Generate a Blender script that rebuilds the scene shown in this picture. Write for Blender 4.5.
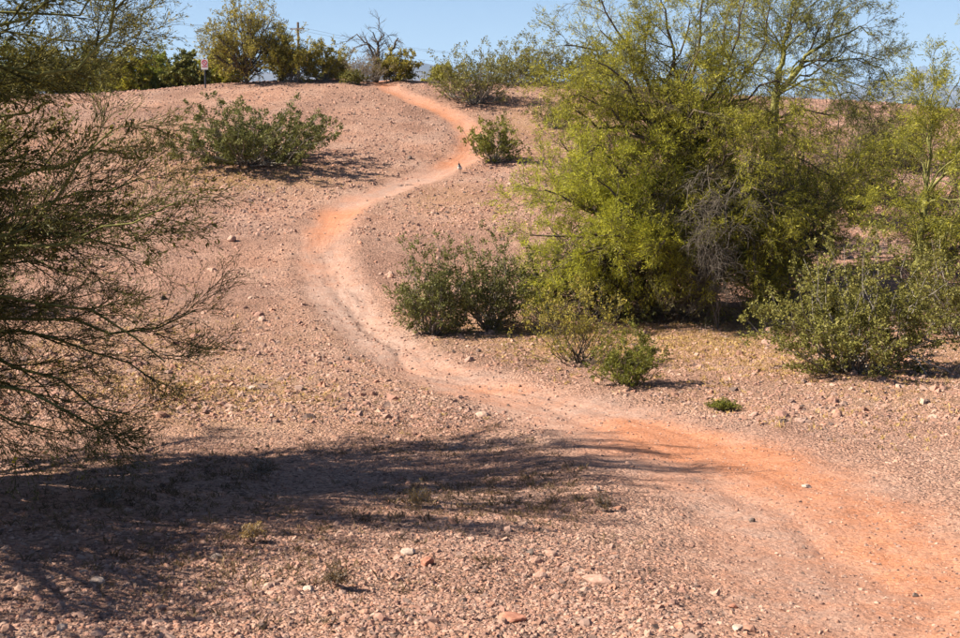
import bpy, math
import numpy as np
from mathutils import Vector

# ------------------------------------------------------------------ scene, camera, sky, sun
for o in list(bpy.data.objects):
    bpy.data.objects.remove(o)
S = bpy.context.scene
COL = S.collection
CAMZ, PITCH, F = 3.0, math.radians(8.8), 1319.0        # focal length in photograph pixels (960 wide)
cam = bpy.data.cameras.new('camera')
cam.sensor_width = 36.0
cam.lens = 36.0 * F / 960.0
cam.clip_start, cam.clip_end = 0.05, 60000.0
co = bpy.data.objects.new('camera', cam)
COL.objects.link(co)
co.location = (0, 0, CAMZ)
co.rotation_euler = (math.pi / 2 - PITCH, 0, 0)
S.camera = co
cam.dof.use_dof = True
cam.dof.focus_distance = 17.0
cam.dof.aperture_fstop = 14

SUN_EL, SUN_AZ = math.radians(41), math.radians(264)     # azimuth clockwise from +Y: sun in the west, a little behind
sunv = Vector((math.sin(SUN_AZ) * math.cos(SUN_EL), math.cos(SUN_AZ) * math.cos(SUN_EL), math.sin(SUN_EL)))
W = bpy.data.worlds.new('World')
S.world = W
W.use_nodes = True
wn = W.node_tree
sky = wn.nodes.new('ShaderNodeTexSky')
sky.sky_type = 'NISHITA'
sky.sun_disc = False
sky.altitude = 600
sky.sun_elevation = SUN_EL
sky.sun_rotation = SUN_AZ
sky.air_density, sky.dust_density, sky.ozone_density = 0.60, 0.3, 1.4
bg = wn.nodes['Background']
bg.inputs['Strength'].default_value = 0.05
wn.links.new(sky.outputs[0], bg.inputs['Color'])
sl = bpy.data.lights.new('sun', 'SUN')
sl.energy, sl.angle, sl.color = 5.0, math.radians(0.55), (1.0, 0.90, 0.75)
so = bpy.data.objects.new('sun', sl)
COL.objects.link(so)
so.rotation_euler = sunv.to_track_quat('Z', 'Y').to_euler()
so.location = sunv * 50
S.view_settings.view_transform = 'Standard'
S.view_settings.look = 'None'
S.view_settings.exposure = 1.46
S.view_settings.gamma = 1.0
S.cycles.max_bounces = 5
S.cycles.diffuse_bounces = 2
S.cycles.glossy_bounces = 2
S.cycles.transmission_bounces = 3
S.cycles.volume_bounces = 0

# ------------------------------------------------------------------ numeric helpers
cp, sp = math.cos(PITCH), math.sin(PITCH)


def un(px, py, D):
    """point seen at photo pixel (px, py) at ground distance D"""
    u, v = (px - 480) / F, (319 - py) / F
    dy, dz = cp + v * sp, -sp + v * cp
    t = D / dy
    return np.array([u * t, D, CAMZ + dz * t])


def hash2(ix, iy, s):
    h = (ix.astype(np.int64) * 374761393 + iy.astype(np.int64) * 668265263 + s * 974711) & 0xffffffff
    h = ((h ^ (h >> 13)) * 1274126177) & 0xffffffff
    h = h ^ (h >> 16)
    return (h & 0xffff) / 65535.0


def vnoise(x, y, s=0):
    ix, iy = np.floor(x), np.floor(y)
    fx, fy = x - ix, y - iy
    fx, fy = fx * fx * fx * (fx * (fx * 6 - 15) + 10), fy * fy * fy * (fy * (fy * 6 - 15) + 10)
    a, b = hash2(ix, iy, s), hash2(ix + 1, iy, s)
    c, d = hash2(ix, iy + 1, s), hash2(ix + 1, iy + 1, s)
    return (a + (b - a) * fx) * (1 - fy) + (c + (d - c) * fx) * fy


def fbm(x, y, sc, oct=3, s=0):
    x, y = np.asarray(x, float), np.asarray(y, float)
    r, a, t = 0.0, 1.0, 0.0
    for k in range(oct):
        r = r + a * (vnoise(x * sc + 17.3 * k, y * sc - 9.1 * k, s + k) - 0.5)
        t += a
        a *= 0.5
        sc *= 2.03
    return r / t


def sstep(a, b, x):
    t = np.clip((x - a) / (b - a), 0, 1)
    return t * t * (3 - 2 * t)


# ------------------------------------------------------------------ terrain heights (thin plate spline through surveyed spots)
ctrl = []
prof = {
    -250: [(638, 4.3), (560, 6.2), (490, 8.6), (430, 11.5), (385, 14.2), (340, 17.6), (300, 21.2), (250, 25.4), (200, 30.5), (150, 36.5), (118, 41), (101, 45)],
    60: [(638, 4.3), (560, 6.2), (490, 8.6), (430, 11.5), (385, 14.2), (340, 17.6), (300, 21.2), (250, 25.4), (200, 30.5), (150, 36.5), (118, 41), (99, 45)],
    300: [(638, 4.3), (560, 6.3), (490, 8.7), (430, 11.7), (385, 14.4), (340, 17.8), (300, 21.3), (250, 25.6), (200, 31), (150, 36.5), (110, 42), (86, 46), (80, 48.5)],
    500: [(638, 4.35), (560, 6.3), (490, 8.8), (430, 11.8), (385, 14.6), (340, 18), (310, 20.6), (250, 25.8), (200, 31), (150, 37), (110, 42.5), (86, 46.5), (81, 48.5)],
    700: [(638, 4.5), (560, 6.4), (490, 8.9), (430, 11.8), (385, 14.5), (340, 18), (318, 19.9), (280, 23), (240, 27), (190, 32), (140, 38), (108, 43), (95, 46)],
    900: [(638, 4.6), (560, 6.4), (490, 8.8), (430, 11.5), (385, 14.2), (345, 17.3), (320, 19.3), (280, 22.8), (240, 27), (200, 31.5), (160, 36), (132, 40)],
    1200: [(638, 4.6), (560, 6.4), (490, 8.7), (430, 11.3), (385, 14), (345, 17), (320, 19), (280, 22.6), (240, 27), (200, 31.5), (165, 36), (140, 40)],
}
for px, L in prof.items():
    for py, D in L:
        ctrl.append(un(px, py, D))
for x in (-60, -30, 0, 30, 60):
    ctrl += [np.array([x, -12, 1.4]), np.array([x, -4, 1.5]), np.array([x, 0.5, 1.45])]
for x in (-70, -40, -20, 0, 20, 40, 70):
    ctrl += [np.array([x, 58, 2.9]), np.array([x, 72, 1.2]), np.array([x, 90, 0.2]), np.array([x, 110, 0.0])]
for x in (-60, -35, 35, 60):
    ctrl += [np.array([x, 15, 0.2]), np.array([x, 25, 0.5]), np.array([x, 38, 2.4])]
ctrl = np.array(ctrl)


def tps_fit(P, lam=0.6):
    n = len(P)
    d = np.hypot(P[:, None, 0] - P[None, :, 0], P[:, None, 1] - P[None, :, 1])
    K = np.where(d > 0, d * d * np.log(d + 1e-12), 0) + lam * np.eye(n)
    Q = np.c_[np.ones(n), P[:, :2]]
    A = np.block([[K, Q], [Q.T, np.zeros((3, 3))]])
    return np.linalg.solve(A, np.r_[P[:, 2], np.zeros(3)])


TPS = tps_fit(ctrl)


def tps(x, y):
    x, y = np.ravel(x), np.ravel(y)
    out = np.empty(len(x))
    for i in range(0, len(x), 20000):
        xs, ys = x[i:i + 20000], y[i:i + 20000]
        d2 = (xs[:, None] - ctrl[None, :, 0]) ** 2 + (ys[:, None] - ctrl[None, :, 1]) ** 2
        out[i:i + 20000] = (0.5 * d2 * np.log(d2 + 1e-12)) @ TPS[:-3] + TPS[-3] + TPS[-2] * xs + TPS[-1] * ys
    return out


def h0(x, y):
    x, y = np.asarray(x, float), np.asarray(y, float)
    shp = x.shape
    x, y = np.ravel(x), np.ravel(y)
    far = np.maximum(sstep(95, 110, y), sstep(55, 68, np.abs(x)))
    z = np.zeros(len(x))
    m = far < 1
    z[m] = tps(np.clip(x[m], -69, 69), y[m])
    side = 1.2 * sstep(-30, 0, y) * (1 - sstep(40, 80, y))
    z = z * (1 - far) + far * side * (1 - sstep(95, 160, y))
    near = 1 - sstep(60, 90, y)
    z = z + near * (0.22 * fbm(x, y, 0.22, 2, 5) + 0.10 * fbm(x, y, 0.9, 3, 9))
    return z.reshape(shp)


def hit(px, py, fn=None):
    fn = fn or h0
    Ds = np.concatenate([np.arange(3, 20, 0.05), np.arange(20, 60, 0.1)])
    pts = np.array([un(px, py, D) for D in Ds])
    g = pts[:, 2] - fn(pts[:, 0], pts[:, 1])
    k = np.argmax(g < 0) if (g < 0).any() else len(Ds) - 1
    return pts[k]


TRAIL = [(1000, 660, .75), (900, 590, .85), (850, 535, .9), (775, 482, .9), (690, 446, .9), (600, 415, .8), (520, 394, .66), (440, 371, .54),
         (385, 342, .47), (346, 306, .48), (328, 268, .47), (325, 236, .48), (345, 208, .48), (390, 189, .46), (440, 170, .46),
         (470, 150, .44), (468, 130, .44), (448, 113, .43), (418, 101, .42), (395, 91, .42), (386, 83, .42)]
tp = []
for px, py, w in TRAIL:
    q = hit(px, py)
    tp.append((q[0], q[1], w))
tp = [(2.3, -10, .8), (2.2, 0, .8), (2.05, 2.5, .8)] + tp + [(-4.6, 52, .46), (-5.5, 57, .46), (-7, 64, .46)]
tp = np.array(tp)


def catmull(P, n=14):
    Q = np.vstack([2 * P[0] - P[1], P, 2 * P[-1] - P[-2]])
    out = []
    for i in range(1, len(Q) - 2):
        t = np.linspace(0, 1, n, endpoint=False)[:, None]
        a, b, c, d = Q[i - 1], Q[i], Q[i + 1], Q[i + 2]
        out.append(0.5 * (2 * b + (c - a) * t + (2 * a - 5 * b + 4 * c - d) * t ** 2 + (3 * b - a - 3 * c + d) * t ** 3))
    return np.vstack(out + [P[-1:]])


TP = catmull(tp)
ARC = np.r_[0, np.cumsum(np.hypot(np.diff(TP[:, 0]), np.diff(TP[:, 1])))]


def trail_d(x, y):
    """signed-less distance to the trail's centre line over its half width, and side offset"""
    x, y = np.ravel(x), np.ravel(y)
    best = np.full(len(x), 1e9)
    off = np.zeros(len(x))
    along = np.zeros(len(x))
    m = np.where((y > -12) & (y < 70) & (np.abs(x) < 14))[0]
    A, B = TP[:-1], TP[1:]
    for i in range(0, len(m), 20000):
        k = m[i:i + 20000]
        X, Y = x[k][:, None], y[k][:, None]
        dx, dy = (B[:, 0] - A[:, 0])[None], (B[:, 1] - A[:, 1])[None]
        L2 = dx * dx + dy * dy + 1e-9
        t = np.clip(((X - A[None, :, 0]) * dx + (Y - A[None, :, 1]) * dy) / L2, 0, 1)
        ex, ey = X - A[None, :, 0] - t * dx, Y - A[None, :, 1] - t * dy
        d = np.sqrt(ex * ex + ey * ey) / (A[None, :, 2] + t * (B[:, 2] - A[:, 2])[None])
        j = np.argmin(d, 1)
        r = np.arange(len(k))
        best[k] = d[r, j]
        s = np.sign(dx[0, j] * ey[r, j] - dy[0, j] * ex[r, j])
        off[k] = d[r, j] * s
        along[k] = ARC[j] + t[r, j] * (ARC[j + 1] - ARC[j])
    return best, off, along


def h(x, y):
    x, y = np.asarray(x, float), np.asarray(y, float)
    shp = x.shape
    x, y = np.ravel(x), np.ravel(y)
    d, off, al = trail_d(x, y)
    z = np.ravel(h0(x, y))
    wig = 0.25 * fbm(x, y, 0.8, 3, 31)
    dd = d + wig
    z = z - 0.06 * (1 - sstep(0.2, 1.5, dd)) + 0.02 * np.exp(-((dd - 1.5) / 0.35) ** 2)
    er = np.exp(-((y - 20) / 5) ** 2)
    gul = np.exp(-((off - 0.1 + 1.1 * fbm(x, y, 0.5, 3, 61)) / 0.13) ** 2) + 0.7 * np.exp(-((off + 0.45 + 0.9 * fbm(x, y, 0.6, 3, 62)) / 0.10) ** 2)
    z = z - gul * (0.012 + 0.045 * er) * (d < 1.3)
    rough = sstep(0.7, 1.3, dd) * (1 - sstep(55, 75, y)) * (1 - sstep(40, 60, np.abs(x)))
    z = z + (0.012 + 0.035 * rough) * fbm(x, y, 3.1, 3, 77) * (y < 80)
    return z.reshape(shp)


def gz(x, y):
    return float(h(np.array([x]), np.array([y]))[0])


def spot(px, py):
    q = hit(px, py, h)
    while q[1] > 55:          # just over the skyline: step down to the crest
        py += 1
        q = hit(px, py, h)
    return np.array([q[0], q[1], gz(q[0], q[1])])


# ------------------------------------------------------------------ mesh helpers
def mesh_from(name, V, Fa, mat=None, smooth=False, attrs=None):
    V = np.asarray(V, np.float32)
    me = bpy.data.meshes.new(name)
    Fs = Fa if isinstance(Fa, list) else [Fa]
    Fs = [np.asarray(f, np.int32) for f in Fs if len(f)]
    nl = sum(f.size for f in Fs)
    npoly = sum(len(f) for f in Fs)
    me.vertices.add(len(V))
    me.vertices.foreach_set('co', V.ravel())
    me.loops.add(nl)
    me.loops.foreach_set('vertex_index', np.concatenate([f.ravel() for f in Fs]))
    me.polygons.add(npoly)
    tot = np.concatenate([np.full(len(f), f.shape[1], np.int32) for f in Fs])
    st = np.concatenate([[0], np.cumsum(tot)[:-1]]).astype(np.int32)
    me.polygons.foreach_set('loop_start', st)
    me.polygons.foreach_set('loop_total', tot)
    me.polygons.foreach_set('use_smooth', np.full(npoly, smooth))
    me.update(calc_edges=True)
    for k, (dom, arr) in (attrs or {}).items():
        a = me.attributes.new(k, 'FLOAT', dom)
        a.data.foreach_set('value', np.asarray(arr, np.float32))
    if mat:
        me.materials.append(mat)
    return me


def obj(name, me, parent=None, loc=None):
    o = bpy.data.objects.new(name, me)
    COL.objects.link(o)
    if parent:
        o.parent = parent
    if loc is not None:
        o.location = [float(v) for v in loc]
    return o


def tag(o, label=None, cat=None, group=None, kind=None):
    for k, v in (('label', label), ('category', cat), ('group', group), ('kind', kind)):
        if v:
            o[k] = v
    return o


def thing(name, label, cat, loc, group=None):
    return tag(obj(name, None, None, loc), label, cat, group)


def norm(v):
    return v / (np.linalg.norm(v, axis=-1, keepdims=True) + 1e-9)


def tubes(P, R, k):
    """m polylines of n points -> vertices and quads"""
    m, n = P.shape[:2]
    T = np.empty_like(P)
    T[:, 1:-1] = P[:, 2:] - P[:, :-2]
    T[:, 0] = P[:, 1] - P[:, 0]
    T[:, -1] = P[:, -1] - P[:, -2]
    T = norm(T)
    mt = norm(P[:, -1] - P[:, 0])
    ref = np.where(np.abs(mt[:, 2:3]) > 0.8, np.array([[1., 0, 0]]), np.array([[0, 0, 1.]]))
    A = norm(np.cross(T, ref[:, None, :]))
    B = np.cross(T, A)
    an = np.arange(k) * 2 * math.pi / k
    V = P[:, :, None] + R[:, :, None, None] * (np.cos(an)[None, None, :, None] * A[:, :, None] + np.sin(an)[None, None, :, None] * B[:, :, None])
    idx = np.arange(m * n * k).reshape(m, n, k)
    a, b = idx[:, :-1], idx[:, 1:]
    Q = np.stack([a, np.roll(a, -1, 2), np.roll(b, -1, 2), b], -1).reshape(-1, 4)
    return V.reshape(-1, 3), Q


def join(parts):
    Vs, Qs, o = [], [], 0
    for V, Q in parts:
        Vs.append(V)
        Qs.append(Q + o)
        o += len(V)
    return np.vstack(Vs), np.vstack(Qs)


def interp(P, t):
    """P m,n,3 ; t m,c -> points m,c,3 and tangents"""
    m, n = P.shape[:2]
    f = np.clip(t, 0, 0.9999) * (n - 1)
    i = f.astype(int)
    fr = (f - i)[..., None]
    r = np.arange(m)[:, None]
    a, b = P[r, i], P[r, i + 1]
    return a + (b - a) * fr, norm(b - a)


def grow(rng, P, R, c, t0=0.25, t1=1.0, ang=(0.5, 1.0), ln=1.0, lv=(0.7, 1.25), fall=0.45, npts=5, wander=0.25, trop=(0, 0, 0), rr=0.55, r_min=0.0015, end=0.3, zmin=None):
    m = len(P)
    t = t0 + (t1 - t0) * (np.arange(c)[None] + rng.random((m, c))) / c
    S0, T = interp(P, t)
    n = P.shape[1]
    f = np.clip(t, 0, 0.9999) * (n - 1)
    i = f.astype(int)
    r = np.arange(m)[:, None]
    rad = R[r, i] + (R[r, i + 1] - R[r, i]) * (f - i)
    S0, T, rad, tt = S0.reshape(-1, 3), T.reshape(-1, 3), rad.ravel(), t.ravel()
    M = len(S0)
    pr = norm(np.cross(T, rng.normal(size=(M, 3))))
    a = rng.uniform(ang[0], ang[1], M)[:, None]
    d = np.cos(a) * T + np.sin(a) * pr
    L = ln * rng.uniform(lv[0], lv[1], M) * (1 - fall * tt)
    Q = np.empty((M, npts, 3))
    Q[:, 0] = S0
    tr = np.array(trop)[None]
    for s in range(1, npts):
        d = norm(d + wander * rng.normal(size=(M, 3)) + tr)
        Q[:, s] = Q[:, s - 1] + d * (L / (npts - 1))[:, None]
    if zmin is not None:
        Q[:, :, 2] = np.maximum(Q[:, :, 2], zmin + 0.02 * rng.random((M, npts)))
    r0 = np.maximum(rad * rr, r_min)
    RR = r0[:, None] * np.linspace(1, end, npts)[None]
    return Q, RR


def leaves(rng, P, per, t0, L, Wd, spread=0.7, jit=0.0, up=0.0, lv=(0.6, 1.3), clump=0.0, cs=1.0):
    m = len(P)
    t = t0 + (1 - t0) * rng.random((m, per))
    C, T = interp(P, t)
    C, T = C.reshape(-1, 3), T.reshape(-1, 3)
    M = len(C)
    tw = np.repeat(rng.random(m), per)
    if clump:      # leaves gather in tufts and leave bare twigs between them
        a = C * (9.0 / cs)
        n3 = np.sin(a[:, 0] + 1.7 * np.sin(a[:, 1] * .6)) + np.sin(a[:, 1] * 1.13 + 1.9 * np.sin(a[:, 2] * .55)) + np.sin(a[:, 2] * 1.21 + 1.6 * np.sin(a[:, 0] * .63))
        a = C * (3.1 / cs)
        n3 = n3 + 1.2 * (np.sin(a[:, 0] + 2.1 * np.sin(a[:, 2] * .7)) + np.sin(a[:, 1] * 1.2 + a[:, 2] * .8))
        k = n3 + 0.8 * rng.normal(size=M) > (clump - 0.5) * 4.0
        C, T, tw = C[k], T[k], tw[k]
        M = len(C)
    if jit:
        C = C + rng.normal(size=(M, 3)) * jit
    D = norm(T + spread * rng.normal(size=(M, 3)) + np.array([0, 0, up]))
    N = norm(np.cross(D, rng.normal(size=(M, 3))))
    s = rng.uniform(lv[0], lv[1], M)[:, None]
    k = rng.uniform(.2, .6, M)[:, None]
    V = np.stack([C, C + D * s * L * k + N * s * Wd, C + D * s * L], 1).reshape(-1, 3)
    Q = np.arange(M * 3).reshape(M, 3)
    # clump-wise tint: leaves of one twig share most of their tone
    rnd = np.clip(0.55 * tw + 0.45 * rng.random(M), 0, 1)
    return V, Q, rnd


# ------------------------------------------------------------------ materials
def newmat(name):
    m = bpy.data.materials.new(name)
    m.use_nodes = True
    nt = m.node_tree
    return m, nt, nt.nodes['Principled BSDF'], nt.nodes['Material Output']


def ramp(nt, fac, cols):
    r = nt.nodes.new('ShaderNodeValToRGB')
    e = r.color_ramp.elements
    while len(e) < len(cols):
        e.new(0.5)
    for k, (p, c) in enumerate(cols):
        e[k].position = p
        e[k].color = (*c, 1)
    nt.links.new(fac, r.inputs[0])
    return r.outputs[0]


def leaf_mat(name, cols, tr=0.3, rough=0.55, spec=0.25):
    m, nt, b, out = newmat(name)
    a = nt.nodes.new('ShaderNodeAttribute')
    a.attribute_name = 'rnd'
    n = len(cols)
    c = ramp(nt, a.outputs['Fac'], [(i / (n - 1), col) for i, col in enumerate(cols)])
    nt.links.new(c, b.inputs['Base Color'])
    b.inputs['Roughness'].default_value = rough
    b.inputs['Specular IOR Level'].default_value = spec
    t = nt.nodes.new('ShaderNodeBsdfTranslucent')
    nt.links.new(c, t.inputs['Color'])
    mx = nt.nodes.new('ShaderNodeMixShader')
    mx.inputs[0].default_value = tr
    nt.links.new(b.outputs[0], mx.inputs[1])
    nt.links.new(t.outputs[0], mx.inputs[2])
    nt.links.new(mx.outputs[0], out.inputs['Surface'])
    return m


def bark_mat(name, c1, c2, scale=14.0, rough=0.85, bump=0.4):
    m, nt, b, out = newmat(name)
    g = nt.nodes.new('ShaderNodeNewGeometry')
    no = nt.nodes.new('ShaderNodeTexNoise')
    no.inputs['Scale'].default_value = scale
    no.inputs['Detail'].default_value = 5
    nt.links.new(g.outputs['Position'], no.inputs['Vector'])
    c = ramp(nt, no.outputs[0], [(0.35, c1), (0.65, c2)])
    nt.links.new(c, b.inputs['Base Color'])
    b.inputs['Roughness'].default_value = rough
    b.inputs['Specular IOR Level'].default_value = 0.2
    bp = nt.nodes.new('ShaderNodeBump')
    bp.inputs['Strength'].default_value = bump
    bp.inputs['Distance'].default_value = 0.01
    nt.links.new(no.outputs[0], bp.inputs['Height'])
    nt.links.new(bp.outputs[0], b.inputs['Normal'])
    return m


def plain(name, c, rough=0.6, metal=0.0, spec=0.3):
    """small made things: colour with a little grime"""
    m, nt, b, out = newmat(name)
    g = nt.nodes.new('ShaderNodeNewGeometry')
    no = nt.nodes.new('ShaderNodeTexNoise')
    no.inputs['Scale'].default_value = 6
    no.inputs['Detail'].default_value = 4
    nt.links.new(g.outputs['Position'], no.inputs['Vector'])
    cc = ramp(nt, no.outputs[0], [(0.3, tuple(v * 0.82 for v in c)), (0.7, c)])
    nt.links.new(cc, b.inputs['Base Color'])
    b.inputs['Roughness'].default_value = rough
    b.inputs['Metallic'].default_value = metal
    b.inputs['Specular IOR Level'].default_value = spec
    return m


M = {}
M['creo_leaf'] = leaf_mat('creosote_leaf', [(0.07, 0.07, 0.016), (0.135, 0.13, 0.028), (0.21, 0.195, 0.045), (0.30, 0.27, 0.08)], 0.25, 0.55, 0.2)
M['creo_leaf_dark'] = leaf_mat('creosote_leaf_dark', [(0.05, 0.055, 0.014), (0.095, 0.10, 0.025), (0.15, 0.15, 0.04), (0.23, 0.215, 0.075)], 0.25, 0.55, 0.2)
M['creo_leaf_yellow'] = leaf_mat('creosote_leaf_yellow', [(0.10, 0.09, 0.018), (0.20, 0.175, 0.032), (0.32, 0.265, 0.045), (0.46, 0.36, 0.06)], 0.28, 0.55, 0.2)
M['creo_leaf_fresh'] = leaf_mat('creosote_leaf_fresh', [(0.06, 0.07, 0.010), (0.115, 0.125, 0.017), (0.18, 0.18, 0.025), (0.25, 0.23, 0.035)], 0.25, 0.55, 0.2)
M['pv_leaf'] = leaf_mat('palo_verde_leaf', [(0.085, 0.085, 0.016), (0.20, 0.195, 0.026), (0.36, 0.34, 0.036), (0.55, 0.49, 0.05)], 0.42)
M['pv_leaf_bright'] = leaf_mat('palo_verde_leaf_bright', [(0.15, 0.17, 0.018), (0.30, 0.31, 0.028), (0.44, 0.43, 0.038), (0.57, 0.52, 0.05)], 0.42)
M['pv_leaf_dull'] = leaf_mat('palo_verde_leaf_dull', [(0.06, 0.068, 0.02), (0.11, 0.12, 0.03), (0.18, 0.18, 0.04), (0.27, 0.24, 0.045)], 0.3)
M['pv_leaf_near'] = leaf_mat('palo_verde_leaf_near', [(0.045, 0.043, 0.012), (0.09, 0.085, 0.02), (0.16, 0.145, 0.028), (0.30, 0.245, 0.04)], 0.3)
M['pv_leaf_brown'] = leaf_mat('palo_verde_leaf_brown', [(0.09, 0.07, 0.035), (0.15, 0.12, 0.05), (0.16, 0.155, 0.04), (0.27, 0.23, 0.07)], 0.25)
M['mesq_leaf'] = leaf_mat('mesquite_leaf', [(0.09, 0.11, 0.022), (0.17, 0.20, 0.034), (0.26, 0.285, 0.045), (0.38, 0.37, 0.06)], 0.35)
M['flower'] = leaf_mat('flower_yellow', [(0.75, 0.5, 0.02), (0.8, 0.58, 0.03), (0.85, 0.62, 0.05)], 0.2)
M['dry_leaf'] = leaf_mat('dry_leaf', [(0.12, 0.09, 0.055), (0.2, 0.15, 0.09), (0.3, 0.24, 0.15)], 0.2, 0.9)
M['straw'] = leaf_mat('straw', [(0.22, 0.14, 0.06), (0.38, 0.25, 0.09), (0.5, 0.34, 0.13), (0.42, 0.32, 0.17)], 0.25, 0.8)
M['weed'] = leaf_mat('weed', [(0.07, 0.048, 0.03), (0.12, 0.08, 0.047), (0.18, 0.12, 0.065), (0.27, 0.18, 0.10)], 0.25, 0.85)
M['creo_stem'] = bark_mat('creosote_stem', (0.10, 0.085, 0.07), (0.30, 0.27, 0.235), 30)
M['creo_twig'] = bark_mat('creosote_twig', (0.08, 0.07, 0.045), (0.19, 0.165, 0.11), 30)
M['pv_bark'] = bark_mat('palo_verde_bark', (0.10, 0.105, 0.03), (0.25, 0.235, 0.075), 9)
M['pv_twig'] = bark_mat('palo_verde_twig', (0.09, 0.10, 0.03), (0.24, 0.23, 0.06), 20)
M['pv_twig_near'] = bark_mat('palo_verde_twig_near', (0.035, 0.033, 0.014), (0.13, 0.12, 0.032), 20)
M['brown_twig'] = bark_mat('brown_twig', (0.06, 0.05, 0.03), (0.15, 0.125, 0.065), 20)
M['dark_bark'] = bark_mat('dark_bark', (0.05, 0.04, 0.03), (0.13, 0.10, 0.075), 20)
M['grey_wood'] = bark_mat('grey_wood', (0.085, 0.07, 0.055), (0.17, 0.145, 0.12), 25)
M['dead_wood'] = bark_mat('dead_wood', (0.20, 0.17, 0.145), (0.40, 0.35, 0.31), 25)


def stone_mat(name, cols, by_object=True):
    m, nt, b, out = newmat(name)
    oi = nt.nodes.new('ShaderNodeObjectInfo')
    g = nt.nodes.new('ShaderNodeNewGeometry')
    no = nt.nodes.new('ShaderNodeTexNoise')
    no.inputs['Scale'].default_value = 40
    no.inputs['Detail'].default_value = 4
    nt.links.new(g.outputs['Position'], no.inputs['Vector'])
    if by_object:
        n = len(cols)
        c = ramp(nt, oi.outputs['Random'], [(i / (n - 1), col) for i, col in enumerate(cols)])
    else:
        c = ramp(nt, no.outputs[0], [(0.3, cols[0]), (0.7, cols[1])])
    mp = nt.nodes.new('ShaderNodeMapRange')
    mp.inputs['To Min'].default_value = 0.6
    mp.inputs['To Max'].default_value = 1.4
    nt.links.new(no.outputs[0], mp.inputs['Value'])
    mx = nt.nodes.new('ShaderNodeMix')
    mx.data_type = 'RGBA'
    mx.blend_type = 'MULTIPLY'
    mx.inputs['Factor'].default_value = 1
    nt.links.new(c, mx.inputs[6])
    nt.links.new(mp.outputs[0], mx.inputs[7])
    nt.links.new(mx.outputs[2], b.inputs['Base Color'])
    b.inputs['Roughness'].default_value = 0.9
    b.inputs['Specular IOR Level'].default_value = 0.2
    bp = nt.nodes.new('ShaderNodeBump')
    bp.inputs['Strength'].default_value = 0.5
    bp.inputs['Distance'].default_value = 0.006
    nt.links.new(no.outputs[0], bp.inputs['Height'])
    nt.links.new(bp.outputs[0], b.inputs['Normal'])
    return m


M['gravel'] = stone_mat('gravel_stone', [(0.37, 0.205, 0.155), (0.18, 0.105, 0.085), (0.38, 0.24, 0.19), (0.24, 0.138, 0.102), (0.37, 0.192, 0.133), (0.40, 0.265, 0.205), (0.25, 0.165, 0.135), (0.085, 0.06, 0.052)])


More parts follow.
